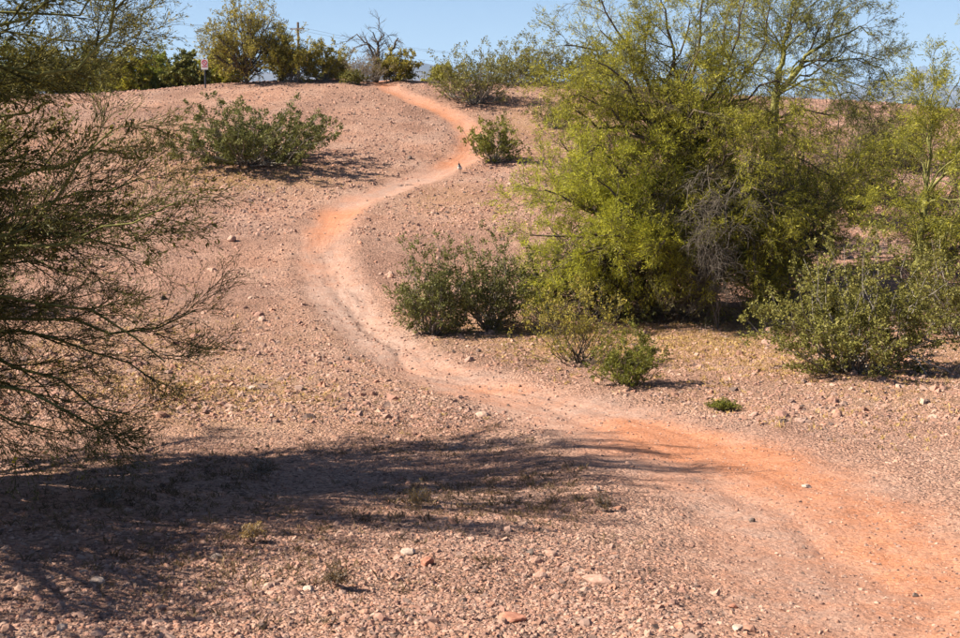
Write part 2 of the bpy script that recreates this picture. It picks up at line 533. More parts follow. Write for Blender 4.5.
def ground_mat():
    m, nt, b, out = newmat('desert_soil')
    N, L = nt.nodes, nt.links

    def attr(n):
        a = N.new('ShaderNodeAttribute')
        a.attribute_name = n
        return a.outputs['Fac']

    def noise(sc, det=4, rough=0.55):
        n = N.new('ShaderNodeTexNoise')
        n.inputs['Scale'].default_value = sc
        n.inputs['Detail'].default_value = det
        n.inputs['Roughness'].default_value = rough
        L.new(g.outputs['Position'], n.inputs['Vector'])
        return n.outputs[0]

    def mix(f, a, bb, mode='MIX'):
        x = N.new('ShaderNodeMix')
        x.data_type = 'RGBA'
        x.blend_type = mode
        x.clamp_factor = True
        if isinstance(f, (int, float)):
            x.inputs[0].default_value = f
        else:
            L.new(f, x.inputs[0])
        for i, v in ((6, a), (7, bb)):
            if isinstance(v, tuple):
                x.inputs[i].default_value = (*v, 1)
            else:
                L.new(v, x.inputs[i])
        return x.outputs[2]

    def math_(op, a, bb, clamp=False):
        x = N.new('ShaderNodeMath')
        x.operation = op
        x.use_clamp = clamp
        for i, v in ((0, a), (1, bb)):
            if isinstance(v, (int, float)):
                x.inputs[i].default_value = v
            else:
                L.new(v, x.inputs[i])
        return x.outputs[0]

    def vor(sc):
        v = N.new('ShaderNodeTexVoronoi')
        v.inputs['Scale'].default_value = sc
        L.new(g.outputs['Position'], v.inputs['Vector'])
        return v

    g = N.new('ShaderNodeNewGeometry')
    soil = ramp(nt, noise(0.7, 5), [(0.30, (0.29, 0.164, 0.118)), (0.5, (0.352, 0.208, 0.152)), (0.70, (0.39, 0.25, 0.192))])
    # fine pebbles too small to build one by one
    v1, v2 = vor(38), vor(90)
    sep = N.new('ShaderNodeSeparateColor')
    L.new(v1.outputs['Color'], sep.inputs[0])
    peb = ramp(nt, sep.outputs[0], [(0.0, (0.45, 0.44, 0.45)), (0.3, (0.82, 0.81, 0.80)), (0.6, (1.0, 1.0, 1.0)), (1.0, (1.25, 1.27, 1.30))])
    patch = ramp(nt, noise(0.33, 4, 0.6), [(0.38, (0.80, 0.80, 0.82)), (0.55, (1.0, 1.0, 1.0)), (0.7, (1.08, 1.02, 0.98))])
    soil_p = mix(1.0, mix(1.0, soil, patch, 'MULTIPLY'), peb, 'MULTIPLY')
    dry = mix(math_('MULTIPLY', attr('dry'), noise(9, 4), True), soil_p, (0.31, 0.19, 0.08))
    orange = ramp(nt, noise(3, 6, 0.65), [(0.3, (0.43, 0.18, 0.095)), (0.55, (0.475, 0.212, 0.12)), (0.75, (0.49, 0.25, 0.155))])
    pale = ramp(nt, noise(5, 5, 0.6), [(0.3, (0.33, 0.216, 0.172)), (0.7, (0.405, 0.285, 0.235))])
    pf = math_('ADD', attr('pale'), math_('MULTIPLY', math_('SUBTRACT', noise(11, 6, 0.75), 0.5), 1.3))
    tr = mix(pf, orange, pale)
    tr = mix(math_('MULTIPLY', noise(60, 3), 0.5), tr, mix(1.0, tr, (0.72, 0.68, 0.66), 'MULTIPLY'))
    # tyre and foot worn streaks that run along the trail
    cx = N.new('ShaderNodeCombineXYZ')
    L.new(math_('MULTIPLY', attr('across'), 6.0), cx.inputs[0])
    L.new(math_('MULTIPLY', attr('along'), 0.9), cx.inputs[1])
    sn = N.new('ShaderNodeTexNoise')
    sn.inputs['Scale'].default_value = 1.0
    sn.inputs['Detail'].default_value = 6
    sn.inputs['Roughness'].default_value = 0.62
    L.new(cx.outputs[0], sn.inputs['Vector'])
    streak = sn.outputs[0]
    tr = mix(1.0, tr, ramp(nt, streak, [(0.3, (0.89, 0.86, 0.85)), (0.5, (1.0, 1.0, 1.0)), (0.7, (1.05, 1.08, 1.10))]), 'MULTIPLY')
    tr = mix(0.45, tr, mix(1.0, tr, peb, 'MULTIPLY'))
    edge = noise(7, 5, 0.7)
    tf = math_('ADD', attr('trail'), math_('MULTIPLY', math_('SUBTRACT', edge, 0.5), 1.1))
    mr = N.new('ShaderNodeMapRange')
    mr.interpolation_type = 'SMOOTHSTEP'
    mr.inputs['From Min'].default_value = 0.1
    mr.inputs['From Max'].default_value = 0.95
    L.new(tf, mr.inputs['Value'])
    col = mix(mr.outputs[0], dry, tr)
    L.new(col, b.inputs['Base Color'])
    b.inputs['Roughness'].default_value = 0.95
    b.inputs['Specular IOR Level'].default_value = 0.1
    inv = math_('SUBTRACT', 1.0, math_('MULTIPLY', mr.outputs[0], 0.8))
    hh = math_('ADD', math_('MULTIPLY', v1.outputs['Distance'], -1.0), math_('MULTIPLY', v2.outputs['Distance'], -0.45))
    hh = math_('MULTIPLY', hh, inv)
    hh = math_('ADD', hh, math_('MULTIPLY', noise(45, 5, 0.7), 0.5))
    hh = math_('ADD', hh, math_('MULTIPLY', math_('MULTIPLY', streak, 0.5), mr.outputs[0]))
    bp = N.new('ShaderNodeBump')
    bp.inputs['Strength'].default_value = 0.9
    bp.inputs['Distance'].default_value = 0.028
    L.new(hh, bp.inputs['Height'])
    L.new(bp.outputs[0], b.inputs['Normal'])
    return m


M['soil'] = ground_mat()

# ------------------------------------------------------------------ ground and trail (one grid, split along the trail's edge)
ys = [-14.0]
while ys[-1] < 3.5:
    ys.append(ys[-1] + 0.5)
while ys[-1] < 62:
    ys.append(ys[-1] + max(0.022, ys[-1] * 0.0072))
while ys[-1] < 28000:
    ys.append(ys[-1] * 1.06)
ys = np.array(ys)
a0 = np.arange(-0.48, 0.4801, 0.0042)
a1 = 0.48 * 1.09 ** np.arange(1, 27)
aa = np.concatenate([-a1[::-1], a0, a1])
YY, AA = np.meshgrid(ys, aa, indexing='ij')
XX = AA * np.maximum(YY, 4.0)
ZZ = h(XX, YY)
td, toff, tal = trail_d(XX, YY)
tw = td + 0.25 * fbm(XX.ravel(), YY.ravel(), 0.8, 3, 31) + 0.12 * fbm(XX.ravel(), YY.ravel(), 4, 2, 12)
trail_a = 1 - sstep(0.3, 1.9, tw)
def blot(px, py, rx, ry, amt):
    q = hit(px, py)
    return amt * np.exp(-((XX.ravel() - q[0]) / rx) ** 2 - ((YY.ravel() - q[1]) / ry) ** 2)


# soil colour along the trail: mostly dusty pink, raw orange where it is freshly worn
yf, xf = YY.ravel(), XX.ravel()
orange_a = 0.95 * np.exp(-((toff + 0.3) / 0.72) ** 2) * (1 - sstep(11.5, 14, yf))
for b_ in [(500, 385, 0.75, 0.45, 0.9), (650, 440, 1.0, 1.2, 0.6), (345, 212, 1.0, 0.9, 1.0), (312, 245, 0.45, 2.6, 0.8), (330, 225, .6, 1.6, .5)]:
    orange_a = orange_a + blot(*b_)
orange_a = orange_a + 0.95 * sstep(33.5, 36, yf) * (0.6 + 0.4 * np.exp(-((toff - 0.45) / 0.5) ** 2))
orange_a = np.maximum(0.9 * orange_a, 0.34)
orange_a = orange_a * (1 - 0.9 * np.exp(-((yf - 32.6) / 1.2) ** 2) * (toff < .6)) * (1 - 0.97 * np.exp(-((yf - 20.3) / 4.6) ** 2))
pale_a = 1 - np.clip(orange_a + 0.7 * fbm(xf, yf, 1.3, 4, 40) + 0.25 * fbm(xf, yf, 5, 2, 41), 0, 1)


dry_a = 0
for b_ in [(620, 335, 2.6, 1.8, 1.5), (780, 350, 2.5, 1.4, 1.2), (930, 365, 1.5, 1.3, 1.0), (210, 395, 1.8, 1.6, 1.0), (100, 350, 2.2, 3.0, 0.9), (230, 178, 2.6, 1.5, 1.3),
           (560, 120, 2.0, 4.0, 0.9), (150, 140, 2.0, 2.5, .8), (440, 200, 1.4, 1.5, .5), (860, 400, 2, 1, .5)]:
    dry_a = dry_a + blot(*b_)
dry_a = np.clip(dry_a * (0.8 + 1.2 * fbm(XX.ravel(), YY.ravel(), 0.9, 3, 55)), 0, 1)
V = np.c_[XX.ravel(), YY.ravel(), ZZ.ravel()]
ny, nx = XX.shape
I = np.arange(ny * nx).reshape(ny, nx)
quads = np.stack([I[:-1, :-1], I[:-1, 1:], I[1:, 1:], I[1:, :-1]], -1).reshape(-1, 4)
inside = (tw[quads].mean(1) < 0.95)
# normals from the height field so that the seam does not show
dzx = np.gradient(ZZ, axis=1) / np.gradient(XX, axis=1)
P1 = np.stack([np.gradient(XX, axis=0), np.gradient(YY, axis=0), np.gradient(ZZ, axis=0)], -1)
P2 = np.stack([np.gradient(XX, axis=1), np.zeros_like(XX), np.gradient(ZZ, axis=1)], -1)
NN = norm(np.cross(P2, P1)).reshape(-1, 3)
for name, mask in (('ground', ~inside), ('trail', inside)):
    q = quads[mask]
    used, invx = np.unique(q, return_inverse=True)
    me = mesh_from(name, V[used], invx.reshape(-1, 4), M['soil'], True, {
        'trail': ('POINT', trail_a[used]), 'pale': ('POINT', pale_a[used]), 'dry': ('POINT', dry_a[used]),
        'across': ('POINT', toff[used]), 'along': ('POINT', tal[used])})
    me.normals_split_custom_set_from_vertices(NN[used].tolist())
    tag(obj(name, me), kind='structure')

# ------------------------------------------------------------------ loose gravel (geometry nodes, nobody could count it)
rng = np.random.default_rng(11)


def scatter(n, y0, y1, amax, smin, smax, power, trail_keep, yexp=1.0):
    y = y0 * (y1 / y0) ** (rng.random(n) ** yexp)
    x = rng.uniform(-amax, amax, n) * y
    d, off, al = trail_d(x, y)
    d = d + 0.25 * fbm(x, y, 0.8, 3, 31)
    trail_keep = np.clip(trail_keep + 0.3 * np.exp(-((y - 20) / 4) ** 2), 0, 1) if trail_keep > 0 else trail_keep
    keep = trail_keep + (1 - trail_keep) * sstep(0.75, 1.9, d + 0.9 * fbm(x, y, 1.6, 2, 3))
    keep = keep * np.clip(0.78 + 1.6 * fbm(x, y, 0.6, 3, 21), 0.25, 1)
    k = rng.random(n) < keep
    x, y = x[k], y[k]
    s = smin * (smax / smin) ** (rng.random(len(x)) ** power)
    return x, y, s


sets = [scatter(100000, 3.6, 13.0, 0.47, 0.0042, 0.0145, 1.5, 0.22, 0.8),
        scatter(4800, 3.6, 14.0, 0.47, 0.013, 0.030, 2.2, 0.02, 0.75),
        scatter(62000, 12.0, 28.0, 0.45, 0.011, 0.028, 1.8, 0.10),
        scatter(62000, 27.0, 50.0, 0.43, 0.020, 0.050, 2.0, 0.04),
        scatter(2200, 12.0, 50.0, 0.43, 0.040, 0.075, 1.8, 0.0)]
gx, gy, gs = [np.concatenate([s_[i] for s_ in sets]) for i in range(3)]
gzz = h(gx, gy) - gs * rng.uniform(0.0, 0.45, len(gx))
gm = bpy.data.meshes.new('gravel')
gm.vertices.add(len(gx))
gm.vertices.foreach_set('co', np.c_[gx, gy, gzz].astype(np.float32).ravel())
n_ = len(gx)
at = gm.attributes.new('siz', 'FLOAT_VECTOR', 'POINT')
at.data.foreach_set('vector', (gs[:, None] * np.c_[rng.uniform(.75, 1.45, n_), rng.uniform(.7, 1.15, n_), rng.uniform(.55, 1.1, n_)]).astype(np.float32).ravel())
at = gm.attributes.new('rot', 'FLOAT_VECTOR', 'POINT')
at.data.foreach_set('vector', np.c_[rng.normal(0, .35, n_), rng.normal(0, .35, n_), rng.uniform(0, 6.28, n_)].astype(np.float32).ravel())
at = gm.attributes.new('pick', 'INT', 'POINT')
at.data.foreach_set('value', rng.integers(0, 6, n_).astype(np.int32))
gm.update()
go = tag(obj('gravel', gm), 'loose pinkish gravel and pebbles strewn over the desert ground', 'gravel', kind='stuff')
ng = bpy.data.node_groups.new('gravel_nodes', 'GeometryNodeTree')
ng.interface.new_socket('Geometry', in_out='INPUT', socket_type='NodeSocketGeometry')
ng.interface.new_socket('Geometry', in_out='OUTPUT', socket_type='NodeSocketGeometry')
nd, lk = ng.nodes, ng.links
gi, gout = nd.new('NodeGroupInput'), nd.new('NodeGroupOutput')


def named(n, t):
    x = nd.new('GeometryNodeInputNamedAttribute')
    x.data_type = t
    x.inputs['Name'].default_value = n
    return x.outputs['Attribute']


jn = nd.new('GeometryNodeJoinGeometry')
for k in range(6):
    ic = nd.new('GeometryNodeMeshIcoSphere')
    ic.inputs['Radius'].default_value = 1.0
    ic.inputs['Subdivisions'].default_value = 2 if k < 2 else 1
    rv = nd.new('FunctionNodeRandomValue')
    rv.data_type = 'FLOAT_VECTOR'
    a_ = 0.26 if k < 2 else 0.42
    rv.inputs[0].default_value = (-a_, -a_, -a_)
    rv.inputs[1].default_value = (a_, a_, a_)
    rv.inputs['Seed'].default_value = 5 + k
    spn = nd.new('GeometryNodeSetPosition')
    lk.new(ic.outputs[0], spn.inputs['Geometry'])
    lk.new(rv.outputs[0], spn.inputs['Offset'])
    ss = nd.new('GeometryNodeSetShadeSmooth')
    ss.inputs['Shade Smooth'].default_value = False
    lk.new(spn.outputs[0], ss.inputs[0])
    sm = nd.new('GeometryNodeSetMaterial')
    sm.inputs['Material'].default_value = M['gravel']
    lk.new(ss.outputs[0], sm.inputs['Geometry'])
    g2 = nd.new('GeometryNodeGeometryToInstance')
    lk.new(sm.outputs[0], g2.inputs[0])
    lk.new(g2.outputs[0], jn.inputs[0])
ip = nd.new('GeometryNodeInstanceOnPoints')
lk.new(gi.outputs[0], ip.inputs['Points'])
lk.new(jn.outputs[0], ip.inputs['Instance'])
ip.inputs['Pick Instance'].default_value = True
lk.new(named('pick', 'INT'), ip.inputs['Instance Index'])
e2r = nd.new('FunctionNodeEulerToRotation')
lk.new(named('rot', 'FLOAT_VECTOR'), e2r.inputs[0])
lk.new(e2r.outputs[0], ip.inputs['Rotation'])
lk.new(named('siz', 'FLOAT_VECTOR'), ip.inputs['Scale'])
lk.new(ip.outputs[0], gout.inputs[0])
md = go.modifiers.new('gravel', 'NODES')
md.node_group = ng

# ------------------------------------------------------------------ single stones one can pick out
M['rock_pink'] = stone_mat('rock_pink', [(0.31, 0.18, 0.135), (0.40, 0.26, 0.205)], False)
M['rock_pale'] = stone_mat('rock_pale', [(0.35, 0.26, 0.21), (0.46, 0.36, 0.30)], False)
M['rock_red'] = stone_mat('rock_red', [(0.28, 0.12, 0.08), (0.38, 0.18, 0.125)], False)
M['rock_dark'] = stone_mat('rock_dark', [(0.10, 0.075, 0.065), (0.19, 0.15, 0.13)], False)


def rock_mesh(name, seed, mat, sc):
    r = np.random.default_rng(seed)
    import bmesh
    bm = bmesh.new()
    bmesh.ops.create_icosphere(bm, subdivisions=3, radius=1.0)
    P = np.array([v.co[:] for v in bm.verts])
    # chop by random planes for broken faces
    for _ in range(11):
        nrm = norm(r.normal(size=3))
        d = r.uniform(0.55, 0.85)
        k = P @ nrm
        P = P - np.where(k > d, k - d, 0)[:, None] * nrm[None] * 0.95
    P = P + 0.03 * r.normal(size=P.shape)
    P = P * np.array(sc)[None]
    faces = np.array([[v.index for v in f.verts] for f in bm.faces])
    bm.free()
    return mesh_from(name, P, faces, mat, False)


ROCKS = [  # px, py, size px (w,h), material, label
    (597, 492, 9, 8, 'rock_pale', 'pale blocky stone at the right edge of the foreground tree shadow'),
    (551, 556, 13, 9, 'rock_pink', 'pinkish angular stone below the shadow, right of a smaller dark stone'),
    (531, 556, 9, 8, 'rock_dark', 'small dark stone just left of a pinkish angular stone below the shadow'),
    (427, 566, 14, 13, 'rock_red', 'rust red wedge shaped stone at the lower edge of the foreground shadow'),
    (409, 555, 15, 9, 'rock_pale', 'flat greyish stone lying in shade beside a rust red stone'),
    (232, 242, 9, 8, 'rock_pink', 'lone pinkish round stone on the bare slope left of the trail'),
    (807, 488, 11, 6, 'rock_pale', 'flat pale stone bedded in the middle of the orange trail'),
    (738, 631, 12, 9, 'rock_pale', 'whitish stone at the bottom edge between gravel and trail'),
    (733, 609, 10, 6, 'rock_red', 'flat orange red stone near the bottom edge beside a whitish stone'),
    (600, 583, 34, 10, 'rock_pink', 'broad flat pink slab flush with the gravel right of centre'),
    (512, 622, 30, 10, 'rock_red', 'broad orange slab half buried in gravel at the bottom centre'),
    (752, 523, 7, 6, 'rock_dark', 'dark pebble sitting on the near trail left of its orange band'),
    (915, 598, 6, 6, 'rock_dark', 'dark pebble on the trail near the bottom right corner'),
    (98, 584, 15, 12, 'rock_pale', 'grey rounded stone in the dark shade at lower left'),
    (216, 560, 14, 9, 'rock_pale', 'pale flat stone in the shade left of the rust red stone'),
    (62, 632, 12, 9, 'rock_pale', 'pale grey stone at the very bottom left corner'),
    (162, 612, 12, 11, 'rock_pink', 'light pink rounded stone in dappled light at lower left'),
    (309, 592, 13, 7, 'rock_pale', 'pale flat stone on the right border of the dappled light'),
    (540, 579, 14, 8, 'rock_pink', 'grey pink flat stone left of the broad pink slab'),
    (263, 388, 8, 7, 'rock_dark', 'brown stone beside a white one on the gravel rise'),
    (252, 390, 8, 6, 'rock_pale', 'white stone beside a brown one on the gravel rise'),
    (410, 159, 5, 5, 'rock_dark', 'dark stone on the gravel hillside inside the upper trail bend'),
]
for i, (px, py, w, hh_, m_, lab) in enumerate(ROCKS):
    q = spot(px, py)
    s_ = q[1] / F
    sx, sz = 0.5 * w * s_, 0.5 * hh_ * s_
    if w > 25:
        sz = 0.02
    me = rock_mesh('stone', 100 + i, M[m_], (sx * 1.15, sx * (0.9 if w < 25 else 0.7), sz * 1.1))
    o = obj('stone', me, None, (q[0], q[1], q[2] + sz * 0.45))
    o.rotation_euler = (0.1, 0.08, (i * 1.7) % 0.8 - 0.4)
    tag(o, lab, 'stone', 'single stones lying on the ground')

# ------------------------------------------------------------------ plants
def put(name, V_, Q_, mat, parent, smooth=False, rnd=None):
    me = mesh_from(name, V_, Q_, mat, smooth, {'rnd': ('FACE', rnd)} if rnd is not None else None)
    return obj(name, me, parent)


def bush_parts(seed, w, ht, n_stem=26, c1=5, c2=5, per=7, leaf=(0.03, 0.016), leafmat='creo_leaf', stemmat='creo_stem', open_=0.25, droop=0.0, r0=0.012, lean=(0, 0), tw=0.32, spread=0.8, t0=0.25):
    """creosote-like shrub about w wide and ht high, base at the origin"""
    r = np.random.default_rng(seed)
    az = np.arange(n_stem) * 2.399 + r.uniform(0, .6, n_stem)
    k = np.sqrt((np.arange(n_stem) + 0.5) / n_stem)
    # aim points on the shrub's domed outline, uneven
    rad = 0.5 * w * k ** 0.85 * r.uniform(0.6, 1.15, n_stem)
    zt = ht * (1 - 0.55 * k ** 2.2) * r.uniform(0.5, 1.15, n_stem)
    tip = np.c_[np.cos(az) * rad + lean[0], np.sin(az) * rad * 0.85 + lean[1], np.maximum(zt, 0.18 * ht)]
    n = 7
    t = np.linspace(0, 1, n)[None, :, None]
    base = np.c_[r.normal(0, 0.035 * w, n_stem), r.normal(0, 0.035 * w, n_stem), np.full(n_stem, -0.03)]
    mid = base * 0.5 + tip * 0.5 + np.c_[tip[:, :2] * 0.14, -0.06 * ht * np.ones(n_stem)] + r.normal(0, .04 * ht, (n_stem, 3))
    P = (1 - t) ** 2 * base[:, None] + 2 * t * (1 - t) * mid[:, None] + t ** 2 * tip[:, None]
    P[:, 1:-1] += r.normal(0, 0.032 * ht, (n_stem, n - 2, 3))
    R = r0 * r.uniform(.6, 1.2, n_stem)[:, None] * np.linspace(1, .15, n)[None]
    A, RA = grow(r, P, R, c1, open_, 1.0, (0.4, 1.25), tw * ht, (0.6, 1.2), 0.35, 4, 0.2, (0, 0, 0.05 - droop), 0.6, 0.002, zmin=0.03)
    B, RB = grow(r, A, RA, c2, 0.2, 1.0, (0.35, 1.15), tw * 0.5 * ht, (0.6, 1.2), 0.3, 3, 0.18, (0, 0, 0.12 - droop), 0.6, 0.0014, zmin=0.03)
    st_, tg_ = tubes(P, R, 5), join([tubes(A, RA, 3), tubes(B, RB, 3)])
    lv_ = leaves(r, B, per, t0, leaf[0], leaf[1], spread, leaf[0] * 0.35, 0.15)
    l2 = leaves(r, A, max(2, per // 2), 0.6, leaf[0], leaf[1], spread, leaf[0] * 0.35, 0.15)
    VL = np.vstack([lv_[0], l2[0]])
    QL = np.vstack([lv_[1], l2[1] + len(lv_[0])])
    return st_, (VL, QL, np.r_[lv_[2], l2[2]]), tg_


def bush(name, label, cat, px, py, wpx, hpx, seed, group=None, at=None, **kw):
    q = spot(px, py) if at is None else np.array(at)
    s_ = q[1] / F
    kw['per'] = int(kw.get('per', 7) * 1.5)
    st, lf, tg = bush_parts(seed, 1.08 * wpx * s_, hpx * s_, **kw)
    LITTER.append((q[0], q[1], wpx * s_ * .5))
    t = thing(name, label, cat, q, group)
    put('stems', st[0], st[1], M[kw.get('stemmat', 'creo_stem')], t, True)
    put('twigs', tg[0], tg[1], M['dead_wood' if 'dead' in name else 'creo_twig'], t, True)['kind'] = 'stuff'
    put('foliage', lf[0], lf[1], M[kw.get('leafmat', 'creo_leaf')], t, False, lf[2])
    return t


LITTER = []
CG = 'creosote bushes beside the trail'
bush('creosote_bush', 'broad dark green creosote bush alone on the left slope with shadow towards trail', 'bush', 254, 165, 206, 62, 1, CG,
     n_stem=64, c1=7, c2=5, per=9, leaf=(0.06, 0.034), leafmat='creo_leaf_dark', r0=0.022, tw=0.24)
bush('creosote_bush', 'dark green rounded bush at the inside of the upper trail bend', 'bush', 494, 163, 60, 48, 2, CG,
     n_stem=30, c1=5, c2=4, per=7, leaf=(0.055, 0.03), leafmat='creo_leaf_fresh', r0=0.014, tw=0.26)
bush('creosote_bush', 'large open olive bush on the crest right of the trail top', 'bush', 474, 103, 96, 56, 3, CG,
     n_stem=44, c1=6, c2=4, per=6, leaf=(0.06, 0.032), leafmat='creo_leaf', r0=0.024)
bush('creosote_bush', 'sparse olive bush on the crest between open bush and tall palo verde', 'bush', 545, 84, 105, 50, 4, CG,
     n_stem=34, c1=6, c2=4, per=6, leaf=(0.06, 0.032), leafmat='creo_leaf', r0=0.02)
bush('creosote_bush', 'dusky bush on the crest at the left flank of the bright green tree', 'bush', 600, 88, 95, 46, 5, CG,
     n_stem=34, c1=6, c2=4, per=6, leaf=(0.06, 0.032), leafmat='creo_leaf_dark', r0=0.02)
bush('creosote_bush', 'olive bush filling the gap right behind the large open crest bush', 'bush', 514, 84, 70, 38, 55, CG,
     n_stem=28, c1=5, c2=4, per=6, leaf=(0.06, 0.032), leafmat='creo_leaf', r0=0.018)
bush('creosote_bush', 'low scrubby bush under the crest left of the bright green tree', 'bush', 556, 128, 56, 30, 6, CG,
     n_stem=24, c1=5, c2=4, per=5, leaf=(0.05, 0.028), leafmat='creo_leaf', r0=0.014)
bush('creosote_bush', 'dark upright bush at the right trail edge, leftmost of the valley bushes', 'bush', 434, 334, 84, 88, 7, CG,
     n_stem=36, c1=6, c2=5, per=8, leaf=(0.036, 0.019), leafmat='creo_leaf_dark', r0=0.013, tw=0.28)
bush('creosote_bush', 'grey stemmed dark bush between upright trail edge bush and bright green tree', 'bush', 490, 330, 104, 92, 8, CG,
     n_stem=40, c1=6, c2=5, per=7, leaf=(0.036, 0.019), leafmat='creo_leaf_dark', r0=0.014, tw=0.28)
bush('creosote_bush', 'grey green bush tucked under the left skirt of the bright green tree', 'bush', 545, 318, 80, 80, 9, CG,
     n_stem=28, c1=5, c2=5, per=8, leaf=(0.036, 0.019), leafmat='creo_leaf_dark', r0=0.013)
bush('creosote_bush', 'airy yellowish olive bush with thin dark stems in the valley', 'bush', 577, 363, 124, 98, 10, CG,
     n_stem=34, c1=5, c2=4, per=7, leaf=(0.026, 0.014), leafmat='creo_leaf_yellow', r0=0.008, stemmat='dark_bark', tw=0.26, t0=0.4)
bush('creosote_bush', 'small compact bright olive bush at the trail edge in the valley', 'bush', 630, 386, 84, 58, 11, CG,
     n_stem=34, c1=5, c2=5, per=9, leaf=(0.024, 0.012), leafmat='creo_leaf_fresh', r0=0.007, tw=0.3, stemmat='dark_bark')
bush('creosote_bush', 'wide olive bush with bleached bare lower stems on the right', 'bush', 852, 372, 220, 142, 12, CG,
     n_stem=50, c1=7, c2=6, per=9, leaf=(0.034, 0.021), leafmat='creo_leaf', r0=0.015, tw=0.2, stemmat='creo_stem', t0=0.2)
bush('creosote_bush', 'olive bush cut off by the right picture edge behind fallen bleached branches', 'bush', 958, 335, 150, 100, 13, CG,
     n_stem=36, c1=6, c2=5, per=8, leaf=(0.032, 0.018), leafmat='creo_leaf', r0=0.014, tw=0.24, stemmat='dead_wood')
bush('herb_tuft', 'tiny green herb tuft on gravel beside the near trail', 'herb', 723, 411, 30, 11, 14, None,
     n_stem=36, c1=4, c2=4, per=5, leaf=(0.016, 0.007), leafmat='creo_leaf_fresh', r0=0.003, tw=0.4)
bush('creosote_bush', 'bush on the left slope behind the hanging near branches', 'bush', -32, 312, 120, 95, 15, CG,
     n_stem=30, c1=6, c2=5, per=8, leaf=(0.038, 0.02), leafmat='creo_leaf_dark', r0=0.014)
# crest, left of the trail
bush('creosote_bush', 'round yellow olive bush right of the dead tree on the crest', 'bush', 396, 77, 50, 28, 16, CG,
     n_stem=30, c1=5, c2=4, per=9, leaf=(0.07, 0.038), leafmat='creo_leaf_yellow', r0=0.02)
bush('creosote_bush', 'tiny bush on the crest skyline left of the trail top', 'bush', 354, 84, 26, 14, 17, CG,
     n_stem=18, c1=4, c2=4, per=7, leaf=(0.05, 0.028), leafmat='creo_leaf', r0=0.012)
bush('creosote_bush', 'olive bush on the crest between tall palo verde and dead tree', 'bush', 325, 80, 58, 38, 18, CG,
     n_stem=26, c1=5, c2=4, per=9, leaf=(0.07, 0.038), leafmat='creo_leaf_yellow', r0=0.02)
bush('creosote_bush', 'bushy olive shrub just right of the tall crest palo verde', 'bush', 293, 82, 50, 48, 19, CG,
     n_stem=28, c1=5, c2=4, per=9, leaf=(0.07, 0.038), leafmat='creo_leaf_yellow', r0=0.02)


# ---- trees
def tree(name, label, base, limbs, levels, leafs, mats, seed, group=None, cat='tree', flowers=0, limb_k=7, sway=0.075, clump=0.0, fine_to=None):
    """limbs: list of (points, r0, r1); the first is the trunk. levels: dicts for grow; leafs: (level index, per, t0, L, W, spread)"""
    r = np.random.default_rng(seed)
    base = np.array(base, float)
    t = thing(name, label, cat, base, group)
    NP = 14
    LP, LR = [], []
    for i, (pts, ra, rb) in enumerate(limbs):
        p = np.array(pts, float) - base
        c = catmull(p, 8)
        # resample to NP points
        d = np.r_[0, np.cumsum(np.linalg.norm(np.diff(c, axis=0), axis=1))]
        u = np.linspace(0, d[-1], NP)
        c = np.stack([np.interp(u, d, c[:, k]) for k in range(3)], 1)
        c[1:-1] += r.normal(0, sway * d[-1] / NP * 2, (NP - 2, 3))
        rr_ = np.linspace(ra, rb, NP) * (1 + 0.08 * r.normal(size=NP))
        Vt, Qt = tubes(c[None], rr_[None], limb_k)
        put('trunk' if i == 0 else 'limb', Vt, Qt, M[mats[0]], t, True)
        LP.append(c)
        LR.append(rr_)
    P, R = np.array(LP), np.array(LR)
    allv = []
    lev = [(P, R)]
    for L in levels:
        src = lev[-1]
        Q, RR = grow(r, src[0], src[1], **L)
        lev.append((Q, RR))
        if fine_to and len(lev) > 2:      # limbs high above the frame carry leaves but few of the finest twigs
            k_ = len(Q) // len(limbs) * fine_to
            st_ = 2 if len(lev) < len(levels) + 1 else 99999999
            Q, RR = np.vstack([Q[:k_], Q[k_::st_]]), np.vstack([RR[:k_], RR[k_::st_]])
        allv.append(tubes(Q, RR, 4 if len(lev) == 2 else 3))
    Vt, Qt = join(allv)
    put('branches', Vt, Qt, M[mats[1]], t, True)
    Ls, o_, Lq, Lr = [], 0, [], []
    for (li, per, t0, ll, ww, spd, *first) in leafs:
        src = lev[li][0]
        if first:      # only the limbs from this one to that one
            n_l = len(src) // len(limbs)
            src = src[n_l * first[0]:n_l * first[1]:2 if first[1] > 900 else 1]
        a, b_, c_ = leaves(r, src, per, t0, ll, ww, spd, ll * 0.25, clump=0.36 if first and first[1] > 900 else clump)
        if len(first) > 2:
            c_ = np.clip(c_ + first[2], 0, 1)
        Ls.append(a)
        Lq.append(b_ + o_)
        Lr.append(c_)
        o_ += len(a)
    if Ls:
        put('foliage', np.vstack(Ls), np.vstack(Lq), M[mats[2]], t, False, np.concatenate(Lr))
    if flowers:
        k = r.choice(len(lev[-1][0]), flowers)
        a, b_, c_ = leaves(r, lev[-1][0][k], 5, 0.7, 0.022, 0.018, 1.2, 0.012)
        put('flowers', a, b_, M['flower'], t, False, c_)['kind'] = 'stuff'
    return t


